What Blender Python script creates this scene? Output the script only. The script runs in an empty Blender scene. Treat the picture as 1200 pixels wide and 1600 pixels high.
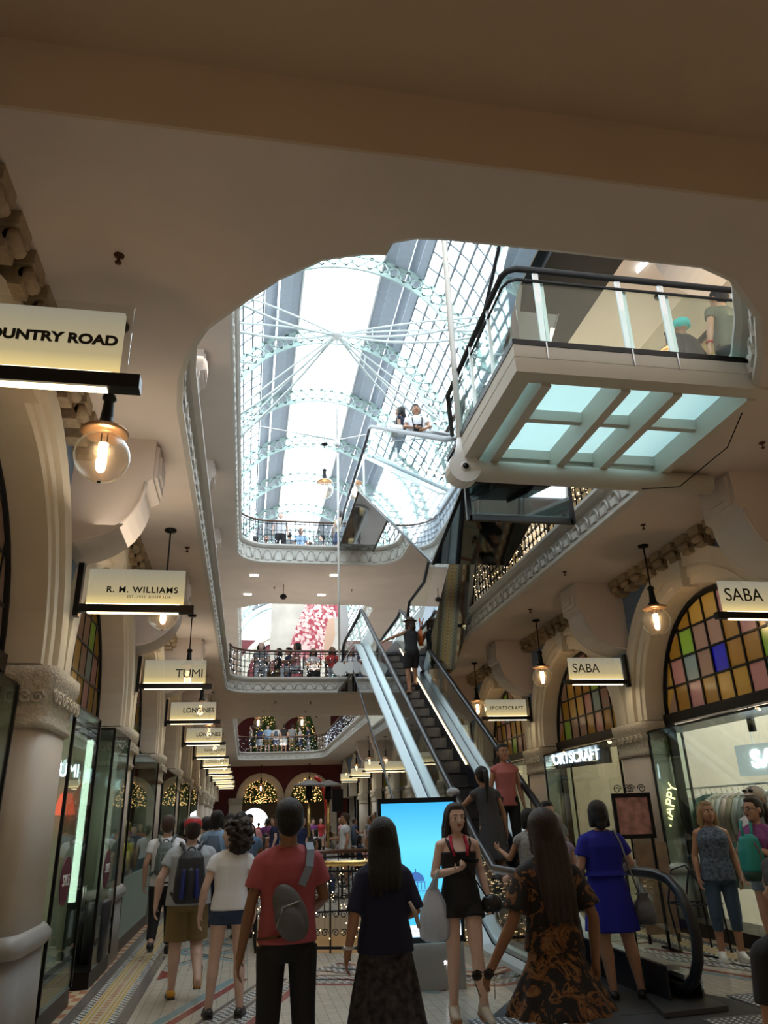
import bpy, bmesh, math, random
from math import sin, cos, pi, radians, sqrt, atan2
from mathutils import Vector, Matrix, noise
from mathutils.geometry import tessellate_polygon
random.seed(7)
SC = bpy.context.scene
COL = SC.collection
# ------------------------------------------------------------------ camera
cam = bpy.data.cameras.new('camera'); cam.sensor_width = 36; cam.lens = 1145/1600*36
cam.clip_end = 300
camo = bpy.data.objects.new('camera', cam); COL.objects.link(camo); SC.camera = camo
camo.matrix_world = Matrix(((0.98449945, -0.03845224, -0.1711206, 0),
                            (-0.17262785, -0.38484925, -0.90669216, 0),
                            (-0.03099129, 0.92217812, -0.3855218, 1.55), (0, 0, 0, 1)))
# ------------------------------------------------------------------ world, sun, exposure
W = bpy.data.worlds.new('sky'); SC.world = W; W.use_nodes = True
bg = W.node_tree.nodes['Background']; bg.inputs[0].default_value = (0.86, 0.94, 1.0, 1); bg.inputs[1].default_value = 5.6
VS = SC.view_settings
VS.view_transform = 'Standard'; VS.look = 'None'; VS.gamma = 1; VS.use_curve_mapping = False; VS.exposure = 0.35
CY = SC.cycles
CY.use_denoising = True; CY.max_bounces = 7; CY.diffuse_bounces = 4; CY.glossy_bounces = 4
CY.transmission_bounces = 6; CY.transparent_max_bounces = 24; CY.caustics_reflective = False; CY.caustics_refractive = False
CY.sample_clamp_indirect = 6; CY.use_light_tree = True
def area(name, loc, size, power, col, rot=(0, 0, 0), sizey=None, portal=False):
    l = bpy.data.lights.new(name, 'AREA'); l.energy = power; l.color = col; l.size = size
    if sizey: l.shape = 'RECTANGLE'; l.size_y = sizey
    l.cycles.is_portal = portal
    o = bpy.data.objects.new(name, l); o.location = loc; o.rotation_euler = rot; COL.objects.link(o); return o
for k in range(3):
    area('skylight_opening', (2.1, 9+14*k, 15.3), 6.6, 1, (1, 1, 1), (0, 0, 0), 14, portal=True)
def point(name, loc, p, col, r=.06, parent=None):
    l = bpy.data.lights.new(name, 'POINT'); l.energy = p; l.color = col; l.shadow_soft_size = r
    o = bpy.data.objects.new(name, l); o.location = loc; COL.objects.link(o); return o
# ------------------------------------------------------------------ mesh building helpers
class MB:
    def __init__(s): s.v = []; s.f = []; s.m = []; s.mats = []; s.sm = []
    def mi(s, mat):
        if mat is None: return 0
        if mat not in s.mats: s.mats.append(mat)
        return s.mats.index(mat)
    def add(s, vs, fs, mat=None, smooth=False):
        b = len(s.v); k = s.mi(mat); s.v += [tuple(p) for p in vs]
        for f in fs: s.f.append(tuple(i+b for i in f)); s.m.append(k); s.sm.append(smooth)
        return s
    def box(s, x0, x1, y0, y1, z0, z1, mat=None):
        v = [(x, y, z) for x in (x0, x1) for y in (y0, y1) for z in (z0, z1)]
        return s.add(v, [(0, 1, 3, 2), (4, 6, 7, 5), (0, 4, 5, 1), (2, 3, 7, 6), (0, 2, 6, 4), (1, 5, 7, 3)], mat)
    def obox(s, c, ax, ay, az, mat=None):
        c = Vector(c); ax, ay, az = Vector(ax), Vector(ay), Vector(az)
        v = [c+ax*i+ay*j+az*k for i in (-1, 1) for j in (-1, 1) for k in (-1, 1)]
        return s.add(v, [(0, 1, 3, 2), (4, 6, 7, 5), (0, 4, 5, 1), (2, 3, 7, 6), (0, 2, 6, 4), (1, 5, 7, 3)], mat)
    def bar(s, p, q, w, h=None, mat=None, up=(0, 0, 1)):
        p, q = Vector(p), Vector(q); d = q-p; up = Vector(up)
        a = d.cross(up)
        if a.length < 1e-6: a = d.cross(Vector((1, 0, 0)))
        a.normalize(); b = a.cross(d).normalized()
        return s.obox((p+q)/2, d/2, a*w/2, b*(h or w)/2, mat)
    def tube(s, pts, r, n=6, mat=None, closed=False, smooth=True):
        pts = [Vector(p) for p in pts]; N = len(pts); rs = r if isinstance(r, (list, tuple)) else [r]*N
        vs = []; prev = None
        for i, p in enumerate(pts):
            if closed: d = pts[(i+1) % N]-pts[i-1]
            else: d = pts[min(i+1, N-1)]-pts[max(i-1, 0)]
            if d.length < 1e-9: d = Vector((0, 0, 1))
            d.normalize()
            if prev is None:
                a = d.cross(Vector((0, 0, 1)))
                if a.length < 1e-3: a = d.cross(Vector((1, 0, 0)))
            else: a = prev-d*prev.dot(d)
            a.normalize(); prev = a; b = d.cross(a)
            for k in range(n):
                t = 2*pi*k/n; vs.append(p+(a*cos(t)+b*sin(t))*rs[i])
        fs = []
        for i in range(N if closed else N-1):
            j = (i+1) % N
            for k in range(n): fs.append((i*n+k, i*n+(k+1) % n, j*n+(k+1) % n, j*n+k))
        if not closed: fs += [tuple(range(n))[::-1], tuple(range((N-1)*n, N*n))]
        return s.add(vs, fs, mat, smooth)
    def cap(s, p, q, r1, r2=None, n=12, mat=None, sy=1.0):
        "tapered capsule"
        p, q = Vector(p), Vector(q); r2 = r1 if r2 is None else r2
        d = (q-p); L = d.length
        d = d.normalized() if L > 1e-6 else Vector((0, 0, 1))
        pts = []; rs = []
        for k in range(5): t = -pi/2+pi/2*k/4+.0001; pts.append(p+d*r1*sin(t)); rs.append(max(r1*cos(t), .0008))
        for k in range(5): t = pi/2*k/4-.0001; pts.append(q+d*r2*sin(t)); rs.append(max(r2*cos(t), .0008))
        return s.tube(pts, rs, n, mat)
    def ell(s, c, rx, ry, rz, n=16, m=10, mat=None, rot=None):
        c = Vector(c); vs = []; fs = []
        for j in range(m+1):
            ph = -pi/2+pi*j/m
            for k in range(n):
                t = 2*pi*k/n; v = Vector((rx*max(cos(ph), .001)*cos(t), ry*max(cos(ph), .001)*sin(t), rz*sin(ph)))
                if rot is not None: v = rot @ v
                vs.append(c+v)
        for j in range(m):
            for k in range(n): fs.append((j*n+k, j*n+(k+1) % n, (j+1)*n+(k+1) % n, (j+1)*n+k))
        fs += [tuple(range(n))[::-1], tuple(range(m*n, (m+1)*n))]
        return s.add(vs, fs, mat, True)
    def rings(s, rr, n=20, mat=None, pw=2.0):
        "loft of elliptical rings (cx,cy,cz,rx,ry), closed flat ends"
        vs = []; fs = []
        for r in rr:
            for k in range(n):
                t = 2*pi*k/n; cx, sx = cos(t), sin(t)
                x = math.copysign(abs(cx)**(2/pw), cx); y = math.copysign(abs(sx)**(2/pw), sx)
                vs.append((r[0]+r[3]*x, r[1]+r[4]*y, r[2]))
        N = len(rr)
        for i in range(N-1):
            for k in range(n): fs.append((i*n+k, i*n+(k+1) % n, (i+1)*n+(k+1) % n, (i+1)*n+k))
        fs += [tuple(range(n))[::-1], tuple(range((N-1)*n, N*n))]
        return s.add(vs, fs, mat, True)
    def lathe(s, prof, c=(0, 0, 0), n=20, mat=None, smooth=True):
        return s.rings([(c[0], c[1], c[2]+z, r, r) for r, z in prof], n, mat)
    def prism(s, poly, z0, z1, holes=(), mat=None, axis='z', side=None):
        loops = [list(poly)]+[list(h) for h in holes]
        tri = tessellate_polygon([[Vector((a, b, 0)) for a, b in l] for l in loops])
        flat = [p for l in loops for p in l]; n = len(flat)
        def P(a, b, c):
            return (a, b, c) if axis == 'z' else ((c, a, b) if axis == 'x' else (a, c, b))
        s.add([P(a, b, z0) for a, b in flat]+[P(a, b, z1) for a, b in flat],
              [tuple(t) for t in tri]+[tuple(i+n for i in t[::-1]) for t in tri], mat)
        for l in loops:
            m = len(l)
            s.add([P(a, b, z0) for a, b in l]+[P(a, b, z1) for a, b in l], [(i, (i+1) % m, m+(i+1) % m, m+i) for i in range(m)], side or mat)
        return s
    def build(s, name, mat=None, parent=None, **k):
        me = bpy.data.meshes.new(name); me.from_pydata(s.v, [], s.f)
        mats = s.mats or [mat]
        for q in mats: me.materials.append(q or mat)
        me.polygons.foreach_set('material_index', s.m); me.polygons.foreach_set('use_smooth', s.sm)
        bm = bmesh.new(); bm.from_mesh(me); bmesh.ops.recalc_face_normals(bm, faces=bm.faces); bm.to_mesh(me); bm.free()
        o = bpy.data.objects.new(name, me); COL.objects.link(o)
        if parent: o.parent = parent
        if k: tag(o, **k)
        return o
def tag(o, label=None, cat=None, group=None, kind=None):
    if label: o['label'] = label
    if cat: o['category'] = cat
    if group: o['group'] = group
    if kind: o['kind'] = kind
    return o
def thing(name, label, cat, loc=(0, 0, 0), rz=0, group=None):
    o = bpy.data.objects.new(name, None); o.empty_display_size = .1; COL.objects.link(o)
    o.location = loc; o.rotation_euler = (0, 0, rz); return tag(o, label, cat, group)
def struct(name, mb, mat=None): return mb.build(name, mat, kind='structure')
def kids(o): return [c for c in bpy.data.objects if c.parent == o]
def dup(o, loc=None, rz=None, parent=None, label=None, mats=None):
    c = o.copy(); COL.objects.link(c)
    if parent: c.parent = parent
    if loc is not None: c.location = loc
    if rz is not None: c.rotation_euler = (0, 0, rz)
    if label: c['label'] = label
    base = o.name.split('.')[0]
    if mats and base in mats and c.type == 'MESH':
        c.material_slots[0].link = 'OBJECT'; c.material_slots[0].material = mats[base]
    for k in o.children: dup(k, None, None, c, None, mats)
    return c
# ------------------------------------------------------------------ materials
MAT = {}
def nodes(m): return m.node_tree.nodes, m.node_tree.links
def mat(name, col, rough=.6, metal=0, spec=.5, var=0.0, vscale=8, bump=0, bscale=30, emit=None, es=0, trans=0, coat=0, wave=None):
    if name in MAT: return MAT[name]
    m = bpy.data.materials.new(name); m.use_nodes = True; N, L = nodes(m); b = N['Principled BSDF']
    b.inputs['Base Color'].default_value = (*col, 1); b.inputs['Roughness'].default_value = rough
    b.inputs['Metallic'].default_value = metal; b.inputs['Specular IOR Level'].default_value = spec
    if coat: b.inputs['Coat Weight'].default_value = coat
    if emit: b.inputs['Emission Color'].default_value = (*emit, 1); b.inputs['Emission Strength'].default_value = es
    if trans: b.inputs['Transmission Weight'].default_value = trans
    tc = N.new('ShaderNodeTexCoord')
    if var:
        n = N.new('ShaderNodeTexNoise'); n.inputs['Scale'].default_value = vscale; n.inputs['Detail'].default_value = 5
        L.new(tc.outputs['Object'], n.inputs['Vector'])
        r = N.new('ShaderNodeValToRGB'); r.color_ramp.elements[0].position = .3; r.color_ramp.elements[1].position = .7
        r.color_ramp.elements[0].color = (*[max(0, c*(1-var)) for c in col], 1); r.color_ramp.elements[1].color = (*[min(1, c*(1+var)) for c in col], 1)
        L.new(n.outputs[0], r.inputs[0]); L.new(r.outputs[0], b.inputs['Base Color'])
    if bump:
        n = N.new('ShaderNodeTexNoise'); n.inputs['Scale'].default_value = bscale; n.inputs['Detail'].default_value = 4
        L.new(tc.outputs['Object'], n.inputs['Vector'])
        if wave:
            mp = N.new('ShaderNodeMapping'); mp.inputs['Scale'].default_value = wave
            L.new(tc.outputs['Object'], mp.inputs[0]); L.new(mp.outputs[0], n.inputs['Vector'])
        u = N.new('ShaderNodeBump'); u.inputs['Strength'].default_value = bump; u.inputs['Distance'].default_value = .02
        L.new(n.outputs[0], u.inputs['Height']); L.new(u.outputs[0], b.inputs['Normal'])
    MAT[name] = m; return m
def emis(name, col, s):
    if name in MAT: return MAT[name]
    m = bpy.data.materials.new(name); m.use_nodes = True; N, L = nodes(m)
    e = N.new('ShaderNodeEmission'); e.inputs[0].default_value = (*col, 1); e.inputs[1].default_value = s
    L.new(e.outputs[0], N['Material Output'].inputs[0]); N.remove(N['Principled BSDF']); MAT[name] = m; return m
def glass(name, tint=(1, 1, 1), refl=.5, rough=.0, mixw=None):
    "thin clear sheet: straight-through transmission plus a fresnel reflection"
    if name in MAT: return MAT[name]
    m = bpy.data.materials.new(name); m.use_nodes = True; N, L = nodes(m); N.remove(N['Principled BSDF'])
    t = N.new('ShaderNodeBsdfTransparent'); t.inputs[0].default_value = (*tint, 1)
    g = N.new('ShaderNodeBsdfGlossy'); g.inputs['Roughness'].default_value = rough; g.inputs[0].default_value = (.9, .95, .95, 1)
    x = N.new('ShaderNodeMixShader')
    if mixw is None:
        f = N.new('ShaderNodeLayerWeight'); f.inputs[0].default_value = .5
        pw = N.new('ShaderNodeMath'); pw.operation = 'POWER'; pw.inputs[1].default_value = 4
        mu = N.new('ShaderNodeMath'); mu.operation = 'MULTIPLY_ADD'; mu.inputs[1].default_value = refl; mu.inputs[2].default_value = .05*refl*2; mu.use_clamp = True
        L.new(f.outputs['Facing'], pw.inputs[0]); L.new(pw.outputs[0], mu.inputs[0]); L.new(mu.outputs[0], x.inputs[0])
    else: x.inputs[0].default_value = mixw
    L.new(t.outputs[0], x.inputs[1]); L.new(g.outputs[0], x.inputs[2]); L.new(x.outputs[0], N['Material Output'].inputs[0])
    MAT[name] = m; return m
def wall_word(side): return 'left' if side == 'left' else 'right'
def translucent(name, col, gl=.15, tr=.65):
    if name in MAT: return MAT[name]
    m = bpy.data.materials.new(name); m.use_nodes = True; N, L = nodes(m); N.remove(N['Principled BSDF'])
    t = N.new('ShaderNodeBsdfTranslucent'); t.inputs[0].default_value = (*col, 1)
    d = N.new('ShaderNodeBsdfDiffuse'); d.inputs[0].default_value = (*col, 1)
    g = N.new('ShaderNodeBsdfGlossy'); g.inputs['Roughness'].default_value = .2
    x = N.new('ShaderNodeMixShader'); x.inputs[0].default_value = 1-tr; y = N.new('ShaderNodeMixShader'); y.inputs[0].default_value = gl
    L.new(t.outputs[0], x.inputs[1]); L.new(d.outputs[0], x.inputs[2]); L.new(x.outputs[0], y.inputs[1]); L.new(g.outputs[0], y.inputs[2])
    L.new(y.outputs[0], N['Material Output'].inputs[0]); MAT[name] = m; return m
PL = mat('plaster', (.66, .585, .54), .75, var=.05, vscale=1.2, bump=.06, bscale=60)
PLB = mat('beam_plaster', (.58, .46, .34), .8, var=.04, vscale=1)
CR = mat('cream_trim', (.74, .68, .57), .6, var=.04, vscale=3)
STN = mat('stone_capital', (.62, .56, .46), .8, var=.15, vscale=25, bump=.9, bscale=45)
COLM = mat('column_paint', (.60, .53, .46), .5, var=.05, vscale=2)
GREYP = mat('grey_plinth', (.30, .29, .28), .45, var=.06, vscale=4)
BLUE = mat('blue_spandrel', (.17, .25, .38), .8, var=.1, vscale=4)
RED = mat('dark_red_spandrel', (.16, .035, .04), .8, var=.1)
CORN = mat('brown_cornice', (.35, .27, .18), .8, var=.15, vscale=15, bump=.5)
MBLK = mat('matt_black', (.01, .01, .011), .75)
BLK = mat('black_metal', (.012, .012, .013), .35, .6)
IRON = mat('wrought_iron', (.015, .015, .018), .4, .7)
WHT = mat('white_paint', (.75, .76, .75), .4)
STEEL = mat('brushed_steel', (.55, .58, .60), .3, .9, bump=.04, bscale=200, wave=(1, 60, 1))
DECK = mat('deck_aluminium', (.62, .70, .74), .35, .5)
BRASS = mat('brass', (.75, .55, .22), .25, 1)
WOOD = mat('dark_handrail_wood', (.10, .045, .025), .35, var=.2, vscale=10)
RUB = mat('black_rubber', (.010, .012, .02), .35)
ORD = ['nearest', 'second', 'third', 'fourth', 'fifth', 'sixth', 'seventh', 'eighth', 'ninth', 'tenth', 'eleventh', 'twelfth', 'thirteenth', 'fourteenth', 'fifteenth', 'sixteenth', 'seventeenth', 'eighteenth', 'nineteenth', 'twentieth', 'twenty-first']
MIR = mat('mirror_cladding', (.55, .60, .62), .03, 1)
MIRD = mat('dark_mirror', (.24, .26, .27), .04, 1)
STP = mat('escalator_step_metal', (.10, .10, .11), .45, .8)
GL = glass('clear_glass', (.93, .97, .96), .5)
GLG = glass('green_edge_glass', (.88, .95, .93), .5)
GLR = glass('roof_glass', (.92, .96, .97), .15)
WRM = (1.0, .66, .34)
# ================================================================== SETTING
XL, XR = -1.7, 5.95      # planes of the two arcade walls
BY = [2.65+4.2*k for k in range(12)]     # column centres along the hall
S1, F1, S2, F2 = 5.0, 5.42, 9.0, 9.62
def arc(cx, cy, r, a0, a1, n=10): return [(cx+r*cos(radians(a0+(a1-a0)*i/n)), cy+r*sin(radians(a0+(a1-a0)*i/n))) for i in range(n+1)]
HOLE1 = [(-.745, 5.95), (-.70, 5.45), (-.61, 5.1), (-.46, 4.74), (-.2, 4.41), (.06, 4.1), (.35, 3.86), (.60, 3.77), (.76, 3.75), (.78, 3.64), (.94, 3.57), (1.15, 3.55), (1.68, 3.55), (3.0, 3.56),
         (3.3, 3.66), (3.77, 4.03), (4.12, 4.5), (4.45, 5.05)]+[(4.5, 5.4), (4.5, 20.9)]+arc(3.6, 21.1, .9, 0, 90, 6)[1:]+arc(.20, 21.1, .9, 90, 180, 6)
HOLE1B = [(.4, 27), (3.6, 27)]+arc(3.9, 27.7, .7, -90, 0, 4)+arc(2.8, 45.2, 1.8, 0, 90, 6)+arc(.3, 46.1, .9, 90, 180, 6)+[(-.6, 27.6)]
HOLE2 = [(-.3, 3.2), (4.3, 3.2), (4.55, 3.6)]+arc(3.55, 21, 1.0, 0, 90, 6)+arc(.45, 21.0, 1.0, 90, 180, 6)+[(-.55, 3.6)]
HOLE2B = [(.4, 26.6), (3.6, 26.6)]+arc(3.9, 27.3, .7, -90, 0, 4)+arc(3.6, 46, 1, 0, 90, 5)+arc(.4, 46, 1, 90, 180, 5)+[(-.6, 27.3)]
# floor ---------------------------------------------------------------
def tilemat(name, c1, c2, mortar, sc, sq=1.0, offset=0.0, bw=.5, rh=.5):
    m = bpy.data.materials.new(name); m.use_nodes = True; N, L = nodes(m); b = N['Principled BSDF']; b.inputs['Roughness'].default_value = .22
    tc = N.new('ShaderNodeTexCoord'); t = N.new('ShaderNodeTexBrick'); t.offset = offset
    t.inputs['Color1'].default_value = (*c1, 1); t.inputs['Color2'].default_value = (*c2, 1); t.inputs['Mortar'].default_value = (*mortar, 1)
    t.inputs['Scale'].default_value = sc; t.inputs['Mortar Size'].default_value = .012; t.inputs['Brick Width'].default_value = bw; t.inputs['Row Height'].default_value = rh
    L.new(tc.outputs['Object'], t.inputs['Vector']); L.new(t.outputs[0], b.inputs['Base Color']); MAT[name] = m; return m
T_BASE = tilemat('cream_floor_tile', (.50, .45, .37), (.44, .40, .33), (.22, .19, .16), 5.2)
T_RED = mat('red_tile', (.24, .055, .045), .25, var=.15, vscale=20)
T_BLU = mat('blue_tile', (.20, .29, .31), .25, var=.12, vscale=20)
T_GRY = mat('grey_tile', (.15, .13, .12), .25, var=.12, vscale=20)
T_WHT = mat('white_tile', (.55, .56, .54), .25, var=.06, vscale=20)
T_SAL = mat('salmon_tile', (.42, .20, .12), .25, var=.15, vscale=20)
T_CRM = mat('cream_tile', (.56, .47, .33), .25, var=.08, vscale=20)
T_YEL = mat('yellow_tile', (.50, .31, .07), .25, var=.12, vscale=20)
fl = MB()
FH = [(.2, 11.05), (1.45, 10.55), (2.3, 10.6), (2.5, 11.0), (2.5, 14.6), (.2, 14.6)]
fl.prism([(-7, -6), (11.5, -6), (11.5, 90), (-7, 90)], -.3, 0, [FH[::-1]], T_BASE)
def fstrip(p, q, w, m, z=.001):
    p, q = Vector((*p, 0)), Vector((*q, 0)); d = (q-p); a = Vector((-d.y, d.x, 0)).normalized()*w/2
    fl.add([(v.x, v.y, z) for v in (p-a, q-a, q+a, p+a)], [(0, 1, 2, 3)], m)
def dashes(p, q, w, m1, m2, step=.07, rows=1, z=.0012):
    p, q = Vector((*p, 0)), Vector((*q, 0)); d = q-p; n = int(d.length/step); u = d/n; a = Vector((-d.y, d.x, 0)).normalized()*w/rows
    fstrip(p[:2], q[:2], w, m1, z)
    for i in range(n):
        for r in range(rows):
            if (i+r) % 2: continue
            s = p+u*i+a*(r-rows/2); e = s+u
            fl.add([(v.x, v.y, z+.0008) for v in (s, e, e+a, s+a)], [(0, 1, 2, 3)], m2)
# side aisles: chequered margin, grey border, white dashes, yellow lines
for sx, x0 in ((1, 0), (-1, 4.25)):
    X = lambda x: x0+sx*x
    dashes((X(-1.83), 3), (X(-1.83), 46), .62, T_CRM, T_SAL, .17, 8)
    fstrip((X(-1.46), 2), (X(-1.46), 46), .11, T_GRY)
    dashes((X(-1.37), 3), (X(-1.37), 40), .06, T_GRY, T_WHT, .05, 2)
    fstrip((X(-1.22), 2), (X(-1.22), 46), .24, T_CRM)
    for dx in (-1.32, -1.28, -1.16, -1.12): fstrip((X(dx), 2), (X(dx), 46), .016, T_YEL, .002)
    dashes((X(-1.22), 3), (X(-1.22), 40), .05, T_CRM, T_SAL, .05, 1, .0025)
    dashes((X(-1.07), 3), (X(-1.07), 40), .06, T_GRY, T_WHT, .05, 2)
    fstrip((X(-.98), 2), (X(-.98), 46), .11, T_GRY)
# diagonal bands that outline large polygons round the void
def bands(p, q, sgn=1):
    p, q = Vector(p), Vector(q); d = (q-p).normalized(); a = Vector((-d.y, d.x))*sgn
    for off, w, m in ((0, .10, T_BLU), (.12, .09, T_RED), (.36, .05, T_GRY), (.58, .05, T_GRY), (.82, .09, T_RED)):
        fstrip((p+a*off)[:], (q+a*off)[:], w, m)
    dashes((p+a*.47)[:], (q+a*.47)[:], .12, T_GRY, T_WHT, .045, 3); dashes((p+a*.70)[:], (q+a*.70)[:], .12, T_GRY, T_WHT, .045, 3)
bands((-.86, 7.1), (-.05, 9.4), -1); bands((.55, 9.35), (1.9, 8.0), 1)
bands((1.0, 9.6), (3.3, 8.7), -1); bands((4.1, 9.2), (5.2, 6.9), 1)
for i in range(9):
    y = 10.3+i*3.4
    for a, b in (((-.85, y), (.05, y+1.2)), ((.05, y+1.2), (-.85, y+2.4)), ((.1, y), (-.8, y+1.2)), ((-.8, y+1.2), (.1, y+2.4))): fstrip(a, b, .07, T_RED if i % 2 else T_BLU); fstrip((a[0], a[1]+.16), (b[0], b[1]+.16), .045, T_GRY)
for i in range(6):
    y = 9.6+i*3.4; fl.add([(-.88, y, .0022), (-.68, y+.3, .0022), (-.88, y+.6, .0022)], [(0, 1, 2)], T_RED)
cxx = [(-.35+.42*cos(t*pi/16), 11.5+.42*sin(t*pi/16)) for t in range(33)]
for a, b in zip(cxx, cxx[1:]): fstrip(a, b, .06, T_BLU, .003)
for y in (5.2, 6.4, 9.7, 11.2, 12.7, 14.2): fstrip((4.15, y), (5.2, y+.25), .08, T_RED); fstrip((4.15, y+.3), (5.2, y+.55), .05, T_GRY); fstrip((4.15, y+.5), (5.2, y+.75), .05, T_BLU)
struct('floor', fl)
b = MB(); b.box(-.5, 3.2, 10, 15.2, -4.1, -4, T_BASE); b.box(-.6, -.5, 10, 15.2, -4, -.3, CR); b.box(3.2, 3.3, 10, 15.2, -4, -.3, CR); b.box(-.5, 3.2, 15.1, 15.2, -4, -.3, CR); b.box(-.5, 3.2, 9.9, 10, -4, -.3, CR)
struct('floor', b)
# slabs / ceilings -------------------------------------------------------
b = MB(); b.prism([(-7, 2.96), (11.5, 2.96), (11.5, 90), (-7, 90)], S1, F1-.02, [HOLE1[::-1], HOLE1B[::-1]], PL); struct('ceiling', b)
b = MB(); b.box(-7, 11.5, -6, 2.96, 5.5, 5.6, PLB); b.box(-7, 11.5, 2.95, 2.97, 4.995, 5.51, PLB); b.box(-7, 11.5, 2.975, 3.2, 5.4, 6.2, PL); struct('ceiling', b)
b = MB(); b.prism([(-7, -1), (11.5, -1), (11.5, 52), (-7, 52)], S2, F2-.05, [HOLE2[::-1], HOLE2B[::-1]], PL); struct('ceiling', b)
# enclosing walls behind the viewer and beyond the shops
b = MB(); b.box(-7.2, 11.7, -6.2, -6, -.3, 5.6, PL); struct('wall_back', b)
b = MB(); b.box(-7.2, -7, -6, 90, -.3, 12, PL); struct('wall_left', b)
b = MB(); b.box(11.5, 11.7, -6, 90, -.3, 12, PL); struct('wall_right', b)
# upper walls of both galleries -------------------------------------------
for nm, x0, x1 in (('wall_left', -1.95, -1.6), ('wall_right', 6.5, 6.85)):
    b = MB(); b.box(x0, x1, 3, 52, F1, S2, CR)
    for y in BY: b.box(x0-.06, x1+.06, y-.35, y+.35, F1, S2, CR); b.box(x0-.1, x1+.1, y-.42, y+.42, 7.6, 7.75, CR)
    struct(nm, b)
GW = mat('grey_blue_cladding', (.40, .45, .50), .6, var=.05)
for nm, x0, x1 in (('wall_left', -1.7, -1.5), ('wall_right', 5.75, 5.95)):
    b = MB(); b.box(x0, x1, 3, 52, F2, 12.1, GW)
    for k in range(14): b.box(x0-.04, x1+.04, 3.4+3.45*k, 3.6+3.45*k, F2, 12.1, GW)
    for k in range(20): b.box(x0-.02, x1+.02, 3, 52, F2+.4+k*.45, F2+.42+k*.45, WHT) if k < 5 else None
    struct(nm, b)
# fascia moulding round an opening ------------------------------------------
def path_len(P): return [0]+[sum((Vector(P[i+1])-Vector(P[i])).length for i in range(k+1)) for k in range(len(P)-1)]
def walk(P, step, closed=False):
    P = [Vector(p) for p in P]; out = []; rem = 0
    Q = P+[P[0]] if closed else P
    for a, b_ in zip(Q, Q[1:]):
        d = b_-a; L = d.length
        if L < 1e-6: continue
        u = d/L; t = rem
        while t < L: out.append((a+u*t, u)); t += step
        rem = t-L
    return out
def inward(P):
    A = sum(P[i][0]*P[(i+1) % len(P)][1]-P[(i+1) % len(P)][0]*P[i][1] for i in range(len(P)))
    return 1 if A > 0 else -1     # CCW: left normal points in
def offset(P, d):
    s = inward(P); out = []; n = len(P)
    for i in range(n):
        t = (Vector(P[(i+1) % n])-Vector(P[i-1])).normalized(); out.append((P[i][0]-t.y*s*d, P[i][1]+t.x*s*d))
    return out
FAS = mat('fascia_plaster', (.62, .60, .56), .6, var=.03)
def fascia(P, zb, zt, step=.30):
    b = MB(); n = len(P)
    prof = [(0, zb), (.05, zb+.03), (.05, zb+.08), (.02, zb+.09), (.02, zt-.10), (.09, zt-.08), (.14, zt-.03), (.14, zt+.02), (0, zt+.02)]
    rows = [[(x, y, z) for (x, y) in offset(P, d)] for d, z in prof]
    vs = [p for r in rows for p in r]
    b.add(vs, [(j*n+i, j*n+(i+1) % n, (j+1)*n+(i+1) % n, (j+1)*n+i) for j in range(len(prof)-1) for i in range(n)], FAS)
    s = inward(P)
    for p, u in walk(P, step, True):
        if p.y > 30 and step < .5: continue
        nrm = Vector((-u.y*s, u.x*s)); c = p+nrm*.035; k = []
        r = step*.43
        for i in range(7):
            t = pi*i/6; k.append((c.x+u.x*r*cos(t), c.y+u.y*r*cos(t), zb+.13+sin(t)*(zt-zb-.28)))
        b.tube(k, .022, 4, FAS)
        b.obox((c.x, c.y, zb+.16), (u.x*step*.22, u.y*step*.22, 0), (nrm.x*.03, nrm.y*.03, 0), (0, 0, .05), FAS)
    return b
b = fascia(HOLE1, S1, F1+.03); struct('trim_1', b)
b = fascia(HOLE1B, S1, F1+.03, .5); struct('trim_2', b)
b = fascia(HOLE2, S2, F2-.02, .34); struct('trim_3', b)
b = fascia(HOLE2B, S2, F2-.02, .6); struct('trim_4', b)
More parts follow.
